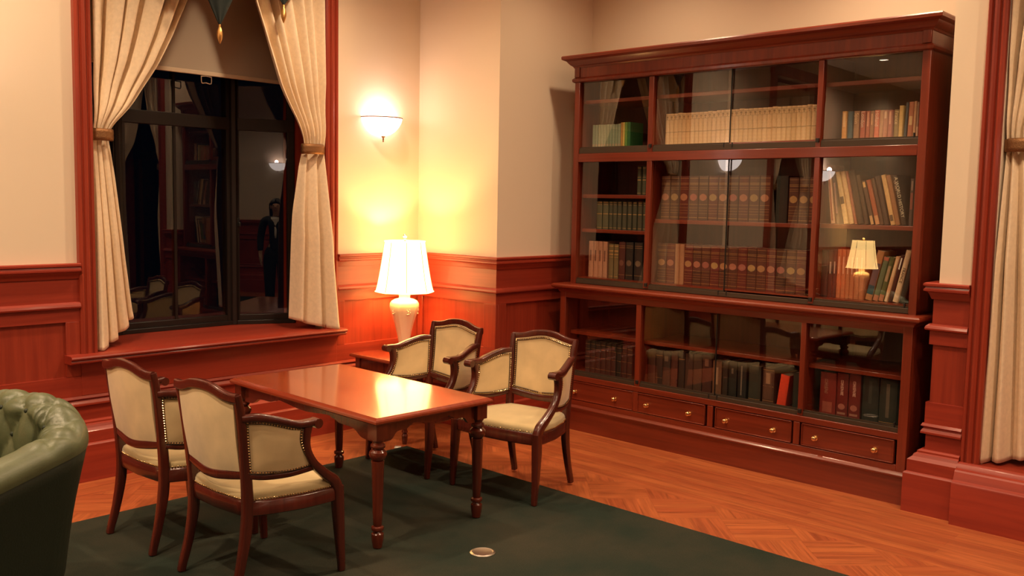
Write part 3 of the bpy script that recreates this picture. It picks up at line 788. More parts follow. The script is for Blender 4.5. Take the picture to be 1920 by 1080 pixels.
# ------------------------------------------------------------------ table
def make_table():
    TX, TY, TH = .375, .668, .645
    r = empty('table', (3.045, 3.992, .012), math.radians(-1.3), 'rectangular mahogany table with turned legs and glossy red-brown top', 'table')
    H = TH - .012
    mb = MB()
    rect = lambda k, z: [(-TX + k, -TY + k, z), (TX - k, -TY + k, z), (TX - k, TY - k, z), (-TX + k, TY - k, z)]
    mb.rings([rect(.012, H - .030), rect(.004, H - .030), rect(.0, H - .024), rect(.0, H - .015), rect(.004, H - .008), rect(.020, H), rect(.030, H)])
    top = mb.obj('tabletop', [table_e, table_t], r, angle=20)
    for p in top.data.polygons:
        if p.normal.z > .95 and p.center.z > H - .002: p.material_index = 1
    lx, ly = TX - .055, TY - .055
    for (sx, sy) in ((1, 1), (1, -1), (-1, 1), (-1, -1)):
        mb = MB(); x, y = sx * lx, sy * ly
        mb.box(x - .034, y - .034, .525, x + .034, y + .034, H - .028)
        mb.lathe([(.018, 0), (.022, .004), (.027, .030), (.030, .058), (.029, .070), (.020, .079), (.019, .083), (.029, .088), (.031, .096), (.029, .103), (.019, .108), (.021, .112),
                  (.0235, .16), (.0265, .28), (.0295, .40), (.030, .420), (.024, .424), (.033, .428), (.040, .440), (.0425, .452), (.040, .464), (.030, .474), (.025, .478), (.033, .484), (.0355, .492), (.033, .500), (.026, .505), (.026, .512), (.032, .518), (.032, .527)], (x, y, 0), 28)
        mb.obj('leg', table_w, r, bevel=.0, angle=32)
    def apron(L, fn):
        n = 60; lo = []
        for i in range(n + 1):
            t = -1 + 2 * i / n; a = abs(t)
            # scalloped: deep at the legs, cyma steps, shallow in the middle
            d = .040 + .040 * (1 / (1 + math.exp((.80 - a) * 40))) + .016 * (1 / (1 + math.exp((.50 - a) * 60))) * (1 - 1 / (1 + math.exp((.72 - a) * 40)) * 0) + .008 * math.cos(PI * min(1, a / .42)) * (a < .42)
            lo.append((t * L, H - .030 - d))
        pts = lo + [(L, H - .030), (-L, H - .030)]
        return pts
    for (L, along, off) in ((ly - .03, 'y', lx), (ly - .03, 'y', -lx), (lx - .03, 'x', ly), (lx - .03, 'x', -ly)):
        mb = MB(); pts = apron(L, None)
        for (a, b) in ((off - .010, off + .010),):
            # quads strip so that the concave outline stays valid
            n = len(pts) - 2; top_z = H - .030; vs = []; fs = []
            for i in range(n):
                u, z = pts[i]
                for d in (a, b):
                    for zz in (z, top_z):
                        vs.append((d, u, zz) if along == 'y' else (u, d, zz))
            for i in range(n - 1):
                b0, b1 = i * 4, (i + 1) * 4
                fs += [(b0, b1, b1 + 1, b0 + 1), (b0 + 2, b0 + 3, b1 + 3, b1 + 2), (b0, b0 + 2, b1 + 2, b1)]
            mb.add(vs, fs)
        mb.obj('apron', table_w, r, angle=30)
    return r
make_table()

# ------------------------------------------------------------------ side table and lamp
def make_side_table():
    r = empty('side_table', (4.34, 5.03, 0), 0, 'dark red wooden side table in the corner under the table lamp', 'side table', 'lamp side tables')
    H = .565; a, b = .335, .30
    mb = MB(); rect = lambda k, z: [(-a + k, -b + k, z), (a - k, -b + k, z), (a - k, b - k, z), (-a + k, b - k, z)]
    mb.rings([rect(.014, H - .028), rect(.002, H - .024), rect(0, H - .014), rect(.006, H - .004), rect(.018, H)]); mb.obj('tabletop', table_e, r, angle=20)
    mb = MB(); mb.box(-a + .04, -b + .04, H - .11, a - .04, b - .04, H - .027); mb.obj('apron', table_w, r, bevel=.004)
    for sx in (1, -1):
        for sy in (1, -1):
            mb = MB(); x, y = sx * (a - .055), sy * (b - .055)
            mb.box(x - .024, y - .024, H - .16, x + .024, y + .024, H - .03)
            mb.lathe([(.015, 0), (.018, .02), (.022, .06), (.014, .075), (.022, .085), (.016, .10), (.024, .30), (.026, H - .20), (.018, H - .185), (.026, H - .17), (.022, H - .158)], (x, y, 0), 20)
            mb.obj('leg', table_w, r, angle=32)
    return r
st0 = make_side_table()
shade_m = plain('lamp_shade_cloth', (0.85, 0.72, 0.5), 0.8, emit=(1.0, 0.60, 0.20), estr=7.0)
SHADE_RIB = plain('shade_rib', (0.45, 0.33, 0.2), 0.8)
def make_lamp():
    r = empty('table_lamp', (4.40, 5.20, .565), 0, 'lit table lamp with pleated bell shade and cream vase base on side table', 'lamp', 'table lamps')
    N = 48
    mb = MB(); mb.lathe([(.070, 0), (.074, .008), (.070, .018), (.058, .024), (.050, .030)], n=32); mb.obj('lamp_foot', brass, r)
    prof = [(.048, .028), (.050, .045), (.056, .08), (.068, .13), (.086, .19), (.108, .245), (.126, .285), (.134, .315), (.132, .338), (.118, .356), (.090, .368), (.060, .374), (.050, .380), (.052, .395), (.056, .415), (.054, .420)]
    mb = MB(); rr = []
    for (q, z) in prof:
        row = []
        for k in range(N * 3):
            a = 2 * PI * k / (N * 3)
            rel = 0
            if .06 < z < .35:   # raised leaf ribs and flower sprays
                t = (z - .06) / .29
                rel = .0045 * max(0, math.cos(5 * a + 1.2 * math.sin(t * 3))) ** 6 * math.sin(PI * t) ** .5
            row.append(((q * .79 + rel) * math.cos(a), (q * .79 + rel) * math.sin(a), z))
        rr.append(row)
    mb.rings(rr)
    for k in range(5):
        a0 = 2 * PI * (k + .5) / 5 - .1
        for (da, dz, s) in ((0, 0, .008), (.10, .012, .007), (-.10, .010, .007), (.05, -.018, .006), (-.05, -.02, .006), (.0, .024, .006), (.16, -.008, .005), (-.02, .045, .005)):
            a = a0 + da; z = .285 + dz; q = .097 + .07 * (z - .285)
            mb.blob((q * math.cos(a), q * math.sin(a), z), s, 8, 5)
    mb.obj('vase', porcelain, r, angle=60)
    mb = MB(); mb.lathe([(.020, .418), (.020, .440), (.014, .446), (.014, .475), (.006, .480)], n=16); mb.obj('socket', brass, r)
    zs0, zs1, rb, rt = .425, .788, .208, .143
    def rad(t, a):
        # bell flare: concave side; eight panels slightly flat
        base = rb + (rt - rb) * (t ** .80)
        seg = PI / 4; d = ((a + seg / 2) % seg) - seg / 2 if False else (a % seg) - seg / 2
        flat = math.cos(seg / 2) / math.cos(d)
        return base * (1 - .75 * (1 - flat))
    mb = MB(); mb.rings([[(rad(t, 2 * PI * k / 64) * math.cos(2 * PI * k / 64 + .16), rad(t, 2 * PI * k / 64) * math.sin(2 * PI * k / 64 + .16), zs0 + (zs1 - zs0) * t) for k in range(64)] for t in [i / 12 for i in range(13)]], cap=False)
    sh = mb.obj('lamp_shade', shade_m, r, angle=60, solid=.003)
    ribm = SHADE_RIB
    mb = MB()
    for k in range(8):
        a = k * PI / 4; path = [((rad(t, a) + .002) * math.cos(a + .16), (rad(t, a) + .002) * math.sin(a + .16), zs0 + (zs1 - zs0) * t) for t in [i / 8 for i in range(9)]]
        mb.bar(path, (.0022, .0022), (math.sin(a + .16), -math.cos(a + .16), 0), 1, 6)
    mb.obj('rib', ribm, sh)
    for (t, z) in ((0, zs0), (1, zs1)):
        mb = MB(); mb.bar([((rad(t, 2 * PI * k / 64) + .001) * math.cos(2 * PI * k / 64 + .16), (rad(t, 2 * PI * k / 64) + .001) * math.sin(2 * PI * k / 64 + .16), z) for k in range(65)], (.004, .006), (0, 0, 1), 1, 6)
        mb.obj('edge_band', shade_m, sh)
    mb = MB()
    for k in range(3):
        a = k * 2 * PI / 3; mb.bar([(0, 0, .792), (.138 * math.cos(a), .138 * math.sin(a), .788)], (.0018, .0018), (0, 0, 1), 1, 6)
    mb.bar([(.0, 0, .475), (.05, 0, .56), (.055, 0, .66), (.0, 0, .80)], (.002, .002), (0, 1, 0), 4, 6); mb.bar([(.0, 0, .475), (-.05, 0, .56), (-.055, 0, .66), (.0, 0, .80)], (.002, .002), (0, 1, 0), 4, 6)
    mb.obj('harp', brass, r)
    mb = MB(); mb.lathe([(.005, .796), (.013, .800), (.013, .804), (.006, .808), (.014, .816), (.016, .826), (.011, .836), (.003, .842)], n=16); mb.obj('finial', steel, r)
    return r
lamp0 = make_lamp()
def lamp_light(x, y, z): 
    light('lamp_bulb', 'POINT', (x, y, z + .66), 30, (1.0, 0.60, 0.24), .035)
lamp_light(4.40, 5.20, .565)
st1 = copy_tree(st0); st1.location = (-1.72, 5.03, 0); st1['label'] = 'dark red side table beyond the left edge of the photo'
l1 = copy_tree(lamp0); l1.location = (-1.66, 5.15, .565); l1['label'] = 'lit table lamp mirrored in the bookcase glass, outside the photo'
lamp_light(-1.66, 5.15, .565)

# ------------------------------------------------------------------ bookcase
OX, OY = 5.5, 3.15
bc = empty('bookcase', (OX, OY, 0), 0, 'tall dark red wooden bookcase with sliding glass doors and brass knobbed drawers', 'bookcase')
def bobj(mb, name, mat, parent=None, **k):
    p = parent if parent is not None else bc
    return mb.obj(name, mat, p, loc=(-OX, -OY, 0) if p is bc else None, **k)
UY0, UY1, UF = 1.900, 4.390, 5.300
LY0, LY1, LF = 1.888, 4.425, 5.232
BKX = 5.765
YD = [(3.704, 3.745), (2.508, 2.541)]
SEAM = 3.128
# upper carcass
for (a, b) in ((UY0, UY0 + .046), (UY1 - .046, UY1)):
    mb = MB(); mb.box(UF, a, 1.064, BKX, b, 2.60); bobj(mb, 'side_panel', case_z, bevel=.003)
for (a, b) in ((LY0, LY0 + .052), (LY1 - .052, LY1)):
    mb = MB(); mb.box(LF, a, .16, BKX, b, 1.02); bobj(mb, 'side_panel', case_z, bevel=.003)
mb = MB(); mb.box(BKX - .015, LY0 + .05, .16, BKX, LY1 - .05, 2.6); bobj(mb, 'back_panel', case_in)
for (a, b) in YD:
    mb = MB(); mb.box(UF + .003, a, 1.075, UF + .030, b, 1.95); mb.box(UF + .003, a, 2.0, UF + .03, b, 2.512); mb.box(UF + .03, (a + b) / 2 - .010, 1.07, BKX - .016, (a + b) / 2 + .010, 2.55)
    bobj(mb, 'divider', case_z, bevel=.003)
    mb = MB(); mb.box(LF + .003, a, .40, LF + .03, b, .97); mb.box(LF + .03, (a + b) / 2 - .010, .38, BKX - .016, (a + b) / 2 + .010, .98)
    bobj(mb, 'divider', case_z, bevel=.003)
mb = MB(); mb.box(UF, UY0 + .046, 1.945, UF + .028, UY1 - .046, 2.005); bobj(mb, 'middle_rail', case_y, bevel=.003)
mb = MB(); mb.box(UF + .02, UY0 + .046, 2.010, BKX - .015, UY1 - .046, 2.050); bobj(mb, 'shelf', case_y, bevel=.003)
# frieze and cornice
mb = MB()
upath = [(BKX, UY1), (UF, UY1), (UF, UY0), (BKX, UY0)]
sweep(mb, [(-.03, 2.512), (.004, 2.512), (.014, 2.518), (.016, 2.534), (.006, 2.545), (.002, 2.548), (.002, 2.650), (-.03, 2.650)], upath)
bobj(mb, 'frieze', case_z, angle=25)
mb = MB()
sweep(mb, [(-.03, 2.615), (.006, 2.615), (.012, 2.626), (.018, 2.630), (.030, 2.640), (.046, 2.662), (.054, 2.666), (.060, 2.668), (.072, 2.674), (.074, 2.690), (.070, 2.698), (-.03, 2.700)], upath)
mb.box(UF - .02, UY0 - .02, 2.66, BKX, UY1 + .02, 2.699)
bobj(mb, 'cornice', case_y, angle=25)
for (a, b) in ((UY0 + .001, UY0 + .048), (UY1 - .048, UY1 - .001)):
    mb = MB(); mb.box(UF - .010, a, 2.548, UF, b, 2.618); bobj(mb, 'frieze_block', case_z, bevel=.003)
# ledge, lower rails, plinth
lpath = [(BKX, LY1), (LF, LY1), (LF, LY0), (BKX, LY0)]
mb = MB(); sweep(mb, [(-.05, 1.004), (.006, 1.004), (.010, 1.016), (.022, 1.026), (.030, 1.032), (.044, 1.036), (.050, 1.044), (.050, 1.054), (.044, 1.062), (.034, 1.066), (-.05, 1.066)], lpath)
mb.box(LF + .01, LY0 + .01, 1.03, BKX, LY1 - .01, 1.0655); bobj(mb, 'ledge', case_y, angle=25)
mb = MB(); mb.box(LF, LY0 + .05, .965, LF + .025, LY1 - .05, 1.01); bobj(mb, 'top_rail', case_y, bevel=.003)
mb = MB(); mb.box(LF, LY0 + .05, .364, LF + .03, LY1 - .05, .402); mb.box(LF, LY0 + .05, .180, LF + .03, LY1 - .05, .222); bobj(mb, 'drawer_rail', case_y, bevel=.003)
mb = MB(); mb.box(LF + .02, LY0 + .05, .385, BKX - .015, LY1 - .05, .418); bobj(mb, 'shelf', case_y)
mb = MB(); sweep(mb, [(-.05, .0), (.006, .0), (.006, .150), (.012, .158), (.020, .162), (.022, .170), (.016, .178), (.006, .186), (-.05, .186)], lpath)
bobj(mb, 'plinth', case_y, angle=25)
mb = MB(); mb.box(LF + .03, LY0 + .05, .17, BKX - .015, LY1 - .05, .20); bobj(mb, 'bottom_board', case_in)
def knob(parent, y, z, x):
    mb = MB(); prof = [(.016, 0), (.0165, .003), (.008, .005), (.006, .012), (.010, .016), (.0145, .020), (.0155, .026), (.012, .031), (.004, .033)]
    N = 18; mb.rings([[(x - zz, y + r * math.cos(2 * PI * k / N), z + r * math.sin(2 * PI * k / N)) for k in range(N)][::-1] for (r, zz) in prof])
    o = mb.obj('knob', brass, parent, angle=60); o['label'] = 'round brass knob'
for (a, b, ks) in ((3.750, 4.360, (3.905, 4.262)), (3.176, 3.712, (3.295, 3.632)), (2.572, 3.100, (2.690, 3.022)), (1.955, 2.508, (2.062, 2.420))):
    mb = MB(); x = LF
    mb.box(x + .004, a, .226, x + .026, b, .360)
    # raised bead frame
    for (y0, z0, y1, z1) in ((a, .226, b, .232), (a, .354, b, .360), (a, .226, a + .006, .360), (b - .006, .226, b, .360)): mb.box(x - .003, y0, z0, x + .005, y1, z1)
    d = bobj(mb, 'drawer', case_y, bevel=.0015)
    for k in ks: knob(d, k, .284, x + .004)
for y in (3.138, 2.540, 3.730):
    mb = MB(); mb.box(LF - .001, y - .020, .224, LF + .02, y + .020, .362); bobj(mb, 'drawer_stile', case_z, bevel=.002)
# adjustable shelves
for (y0, y1, zt, lo) in ((3.726, 4.344, 2.388, 0), (2.536, 3.714, 2.388, 0), (1.946, 2.514, 2.384, 0), (3.726, 4.344, 1.714, 0), (3.726, 4.344, 1.465, 0), (2.536, 3.714, 1.550, 0), (1.946, 2.514, 1.555, 0),
                         (3.726, 4.372, .720, 1), (2.536, 3.714, .718, 1), (1.941, 2.514, .716, 1)):
    mb = MB(); mb.box((5.36 if not lo else 5.295), y0, zt - .026, BKX - .016, y1, zt); bobj(mb, 'shelf', case_y, bevel=.003)
mb = MB(); mb.box(UF + .03, UY0 + .045, 1.0665, BKX - .016, UY1 - .045, 1.114); bobj(mb, 'shelf', case_y)
# sliding glass doors
def door(y0, y1, z0, z1, x, edges, handle_y=None):
    tilt = .0095
    mb = MB(); mb.add([(x, y1, z0), (x, y0, z0), (x + tilt * (z1 - z0), y0, z1), (x + tilt * (z1 - z0), y1, z1)], [(0, 1, 2, 3)])
    d = bobj(mb, 'glass_door', case_glass)
    mb = MB(); mb.box(x - .004, y0, z0 - .002, x + .006, y1, z0 + .007)
    mb.obj('bottom_runner', trackm, d)
    mb = MB()
    for e in edges: mb.box(x - .001 + .0, e - .0022, z0, x + .009, e + .0022, z1)
    if edges: mb.obj('edge_strip', black_m, d)
    if handle_y is not None:
        mb = MB(); mb.box(x - .008, handle_y - .004, z0 - .004, x + .004, handle_y + .004, z0 + .026); mb.obj('door_catch', black_m, d, bevel=.001)
for (z0, z1, x, y0, y1, tz) in ((2.045, 2.512, 5.322, 1.946, 4.344, 2.006), (1.100, 1.945, 5.322, 1.946, 4.344, 1.068), (.432, .965, 5.256, 1.940, 4.373, .402)):
    door(YD[0][1] - .01, y1, z0, z1, x, [])
    door(SEAM - .004, YD[0][0] + .01, z0, z1, x, [SEAM - .002])
    door(YD[1][1] - .01, SEAM + .03, z0, z1, x + .012, [])
    door(y0, YD[1][0] + .01, z0, z1, x, [], y0 + .028)
    mb = MB(); mb.box(x - .014, y0, tz, x + .022, y1, z0 - .003); bobj(mb, 'door_track', trackm, bevel=.0015)
    mb = MB()
    for yy in (YD[0][0] + .01, YD[1][0] + .012): mb.box(x - .032, yy - .006, z0 - .012, x - .012, yy + .014, z0 + .012)
    for yy in (SEAM - .03, SEAM + .03): mb.box(x - .016, yy - .004, z0 - .024, x - .010, yy + .004, z0 + .006)
    bobj(mb, 'door_catch', black_m, bevel=.001)

# ------------------------------------------------------------------ books
ORD = 'first second third fourth fifth sixth seventh eighth ninth tenth eleventh twelfth thirteenth fourteenth fifteenth sixteenth seventeenth eighteenth nineteenth twentieth'.split()
TENS = {20: 'twenty', 30: 'thirty'}
def ordn(i):
    if i <= 20: return ORD[i - 1]
    if i == 30: return 'thirtieth'
    if i == 40: return 'fortieth'
    return TENS[i // 10 * 10] + '-' + ORD[i % 10 - 1]
_cm = {}
def cover_mat(c, rough=.55):
    k = tuple(round(min(.90, x * (1.25 if max(c) > .56 else 1.0 if max(c) > .3 else .68)), 3) for x in c)
    if k not in _cm: _cm[k] = plain('book_cover', k, rough, noise=.08, nscale=60)
    return _cm[k]
gilt = plain('gilt', (.62, .40, .16), .4, .7)
def text_mesh(txt, size, stack=False, squeeze=1.0):
    cu = bpy.data.curves.new('lettering', 'FONT'); cu.body = txt if not stack else '\n'.join(txt); cu.size = size; cu.align_x = 'CENTER'; cu.align_y = 'CENTER'
    if stack: cu.space_line = .82
    cu.extrude = 0.0002
    o = bpy.data.objects.new('lettering', cu); COL.objects.link(o)
    bpy.context.view_layer.update()
    me = bpy.data.meshes.new_from_object(o.evaluated_get(bpy.context.evaluated_depsgraph_get()))
    bpy.data.objects.remove(o); bpy.data.curves.remove(cu)
    return me
def book(xs, zb, spec, depth, label, group):
    y, th, h, shift, col = spec[:5]; deco = spec[5] if len(spec) > 5 else {}
    th -= .0012
    ang = math.asin(max(-.6, min(.6, shift / h))) if shift else 0
    hh = h / math.cos(ang) - th * abs(math.sin(ang))
    mb = MB(); c = .0028; rr = min(.006, th * .16)
    arc = [(-rr * math.cos(PI * (k / 6 - .5)) , -th / 2 * math.cos(PI * k / 6)) for k in range(7)]
    outer = [(depth, -th / 2)] + [(a, b) for (a, b) in arc] + [(depth, th / 2)]
    inner = [(depth, th / 2 - c), (c, th / 2 - c), (c, -th / 2 + c), (depth, -th / 2 + c)]
    pts = outer + inner
    n = len(pts)
    def P(z): return [(a, b, z) for (a, b) in pts]
    vs = P(0) + P(hh); fs = [(i, (i + 1) % n, n + (i + 1) % n, n + i) for i in range(n)]
    # caps as quads between outer and inner
    no = len(outer)
    caps = [(0, 1, n - 2, n - 1)] + [(i, i + 1, n - 2) for i in range(1, 4)] + [(4, n - 3, n - 2)] + [(i, i + 1, n - 3) for i in range(4, no - 2)] + [(no - 2, no - 1, no, n - 3)]
    fs += [tuple(reversed(q)) for q in caps] + [tuple(n + i for i in q) for q in caps]
    mb.add(vs, fs)
    o = mb.obj('book', cover_mat(col), angle=40)
    up = th / 2 * abs(math.sin(ang))
    o.location = (xs + rr, y, zb + up + .0003); o.rotation_euler = (-ang, 0, 0)
    tag(o, label, 'book', group)
    mb = MB(); mb.box(c + .0005, -th / 2 + c + .0002, .003, depth - .004, th / 2 - c - .0002, hh - .003); mb.obj('page_block', paper_m, o)
    def sx(yy): # spine surface x at offset yy
        q = max(-1, min(1, yy / (th / 2))); return -rr * math.sqrt(max(0, 1 - q * q))
    def patch(z0, z1, wf, m, name, oval=False):
        k = 8; m_ = MB(); rows = []
        steps = 9 if oval else 1
        for j in range(steps + 1):
            t = j / steps; z = z0 + (z1 - z0) * t
            w = th / 2 * wf * (math.sqrt(max(.02, 1 - (2 * t - 1) ** 2)) if oval else 1)
            rows.append([(sx(-w + 2 * w * i / k) - .0007, -w + 2 * w * i / k, z) for i in range(k + 1)])
        m_.rings(rows, closed=False, cap=False); return m_
    for (z0, z1, wf, cc, oval) in deco.get('patch', []):
        patch(z0 * hh, z1 * hh, wf, None, '', oval).obj('spine_label', cover_mat(cc), o, angle=60)
    bands = deco.get('bands')
    if bands:
        m_ = MB()
        for (zf, wz) in bands[0]:
            q = patch(zf * hh - wz / 2, zf * hh + wz / 2, .96, None, ''); m_.add(q.v, q.f)
        m_.obj('spine_band', gilt if bands[1] == 'gilt' else cover_mat(bands[1]), o, angle=60)
    if 'text' in deco:
        for (txt, zf, size, cc, yo, stack) in deco['text']:
            me = text_mesh(txt, size, stack); me.materials.append(cover_mat(cc))
            t = bpy.data.objects.new('spine_title', me); COL.objects.link(t); t.parent = o
            R = Matrix(((0, 0, -1), (0, -1, 0), (-1, 0, 0))) if not stack else Matrix(((0, 0, -1), (-1, 0, 0), (0, 1, 0)))
            t.matrix_local = Matrix.Translation((-rr - .0009, yo * th, zf * hh)) @ R.to_4x4()
    return o

def row(xs, zb, specs, depth, desc, where, group):
    n = len(specs)
    for i, s in enumerate(specs):
        d = s[6] if len(s) > 6 else desc
        book(xs, zb, s, depth, '%s, %s from the left %s' % (d, ordn(i + 1), where), group)
XU, XL = 5.40, 5.33
R = random.Random(21)
# top left: pale green set and orange and green books
specs = []
y = 4.300
for i in range(10):
    g = R.uniform(-.03, .03)
    specs.append((y - .0125, .0245, .164 + R.uniform(-.002, .002), 0, (.30 + g, .40 + g, .28 + g), {'patch': [(.06, .16, .8, (.45, .40, .28), False)]}, 'thin pale green book')); y -= .0255
for (w, c, d) in ((.018, (.55, .33, .10), 'orange book'), (.016, (.60, .50, .14), 'yellow green book'), (.022, (.16, .36, .08), 'green book'), (.026, (.05, .26, .08), 'green book showing its cover')):
    specs.append((y - w / 2, w, .172, 0, c, {}, d)); y -= w + .001
row(XU, 2.0505, specs, .15, '', 'on the top left shelf', 'books on the top left shelf')
# cream set
specs = []
ys, ye, n = 3.670, 2.585, 33
for i in range(n):
    w = (ys - ye) / n; c = R.uniform(-.03, .03); hh = .212 + (.004 if i > 11 else 0) + (.003 if i % 7 == 3 else 0)
    specs.append((ys - w * (i + .5), w, hh, 0, (.66 + c, .50 + c, .29 + c), {'bands': ([(.94, .0016), (.80, .0010), (.42, .0014), (.40, .0008)], (.16, .09, .04)), 'patch': [(.86, .915, .5, (.40, .27, .14), False), (.82, .85, .35, (.45, .3, .16), False)]}))
row(XU, 2.0505, specs, .15, 'cream volume', 'in the row on the top middle shelf', 'cream volumes on the top middle shelf')
# travel books
TR = [(2.413, .029, .166, 0, (.62, .33, .10), {'patch': [(.45, .95, .5, (.75, .50, .25), False)]}, 'orange yellow book'),
      (2.378, .029, .164, 0, (.10, .20, .26), {}, 'blue book'),
      (2.340, .033, .164, 0, (.42, .25, .14), {'text': [('Spain', .74, .030, (.75, .55, .33), 0, False)]}, 'tan book'),
      (2.302, .028, .162, 0, (.52, .15, .10), {'text': [('London', .70, .030, (.85, .62, .5), 0, False)]}, 'pinkish red book'),
      (2.271, .021, .161, 0, (.50, .14, .08), {'patch': [(.45, .95, .4, (.65, .32, .2), False)]}, 'narrow red book'),
      (2.248, .020, .160, 0, (.40, .19, .09), {'patch': [(.5, .9, .4, (.6, .36, .2), False)]}, 'narrow brown book'),
      (2.220, .027, .163, 0, (.58, .12, .06), {'text': [('Holland', .70, .028, (.85, .5, .36), 0, False)]}, 'bright red book'),
      (2.194, .020, .161, 0, (.55, .28, .14), {}, 'light orange book'),
      (2.170, .025, .161, 0, (.50, .20, .12), {'patch': [(.7, .95, .5, (.6, .4, .25), False)]}, 'rusty red book'),
      (2.143, .023, .160, 0, (.46, .13, .09), {'patch': [(.5, .95, .4, (.6, .3, .2), False)]}, 'dark pink book'),
      (2.107, .028, .160, 0, (.34, .26, .11), {'text': [('France', .72, .028, (.72, .58, .34), 0, False)]}, 'olive brown book'),
      (2.082, .023, .181, 0, (.66, .50, .20), {}, 'taller yellow cream book'),
      (2.056, .014, .197, -.006, (.16, .20, .22), {}, 'thin bluish book'),
      (2.030, .030, .199, -.004, (.52, .22, .13), {'patch': [(.35, .6, .6, (.6, .45, .25), False)]}, 'tall salmon book'),
      (2.006, .015, .201, -.002, (.62, .42, .26), {}, 'tall cream book'),
      (1.990, .012, .195, 0, (.40, .28, .22), {'patch': [(.0, .3, .9, (.6, .42, .3), False)]}, 'thin grey book')]
row(XU, 2.0505, TR, .14, '', 'on the top right shelf', 'books on the top right shelf')
# middle row, left bay
g1 = (.105, .125, .075)
bd = {'bands': ([(.94, .003), (.62, .002), (.52, .006), (.06, .003)], 'gilt')}
row(XU, 1.7143, [(3.873, .034, .199, 0, g1, bd), (3.831, .032, .199, 0, g1, bd)], .14, 'grey green gilt banded book', 'on the small upper left shelf', 'green gilt books in the left bay')
S2 = [(4.218, .050), (4.162, .052), (4.114, .033), (4.077, .036), (4.036, .034), (3.992, .036), (3.947, .036), (3.903, .036), (3.859, .036), (3.817, .030)]
row(XU, 1.4653, [(a, b, .202, 0, (.20, .20, .12) if i < 2 else (.12, .13, .085), {'bands': ([(.95, .003), (.88, .002), (.55, .005), (.06, .003)], 'gilt')}) for i, (a, b) in enumerate(S2)], .14, 'grey green gilt banded book', 'on the middle left shelf', 'green gilt books in the left bay')
S3 = [(4.286, .044), (4.241, .042), (4.200, .040), (4.157, .042)]
sp = [(a, b, .261, 0, (.52, .27, .17), {'patch': [(.45, .75, .35, (.30, .14, .09), False)]}, 'salmon pink volume') for (a, b) in S3]
sp += [(a, b, .247, 0, (.30, .22, .10), {'bands': ([(.94, .006), (.80, .010), (.70, .008), (.62, .003), (.06, .004)], 'gilt')}, 'gilt banded olive volume') for (a, b) in ((4.101, .042), (4.056, .040))]
sp += [(4.005, .056, .264, 0, (.14, .035, .025), {'patch': [(.36, .52, .7, (.30, .12, .08), True)], 'bands': ([(.9, .002), (.85, .002), (.12, .002)], 'gilt')}, 'thick dark red volume'),
       (3.940, .064, .266, 0, (.045, .032, .026), {'patch': [(.36, .52, .7, (.26, .16, .10), True)], 'bands': ([(.9, .002), (.85, .002), (.12, .002)], 'gilt')}, 'thick black volume'),
       (3.862, .070, .267, 0, (.040, .030, .026), {'patch': [(.36, .52, .7, (.28, .20, .13), True)], 'bands': ([(.9, .002), (.85, .002), (.12, .002)], 'gilt')}, 'thick black volume')]
row(XU, 1.1145, sp, .20, '', 'on the bottom left shelf', 'volumes on the bottom left shelf')
# big encyclopaedia volumes
def enc(c, oc): return {'patch': [(.44, .60, .80, oc, True)], 'bands': ([(.95, .0016), (.84, .0022), (.81, .0022), (.74, .0012), (.70, .0012), (.36, .0016), (.28, .0012), (.22, .0012), (.16, .0012), (.06, .0025)], 'gilt')}
sp = []
ys = [3.651 - .0745 * i for i in range(11)]
for i, y in enumerate(ys):
    c = [(.15, .055, .03), (.12, .05, .03), (.16, .035, .025)][i % 3]
    sp.append((y, .070, .293, 0, c, enc(c, [(.42, .17, .10), (.36, .24, .10), (.44, .20, .11), (.38, .12, .09)][i % 4]), 'brown encyclopaedia volume with oval badge'))
sp.append((2.787 + .004, .078, .291, 0, (.022, .026, .022), {}, 'plain black slipcase box'))
for i, (y, w) in enumerate(((2.712, .064), (2.645, .064), (2.582, .056))):
    c = (.13, .045, .028); sp.append((y, w, .280, 0, c, enc(c, (.44, .26, .10)), 'brown encyclopaedia volume with oval badge'))
row(XU, 1.5503, sp, .20, '', 'on the upper middle shelf', 'encyclopaedia volumes in the middle bay')
sp = []
y = 3.700; i = 0
for w in [.072, .068, .036, .036] + [.0665] * 13:
    if y - w < 2.545: break
    thin = w < .05
    c = [(.14, .05, .03), (.17, .03, .022), (.11, .045, .03)][i % 3]
    oc = [(.40, .22, .10), (.42, .17, .11), (.36, .13, .10), (.42, .28, .11)][i % 4]
    sp.append((y - w / 2, w, .272, 0, (.42, .22, .12) if thin else c, {} if thin else enc(c, oc), 'narrow light brown volume' if thin else 'brown encyclopaedia volume with oval badge')); y -= w + .001; i += 1
row(XU, 1.1145, sp, .20, '', 'on the lower middle shelf', 'encyclopaedia volumes in the middle bay')
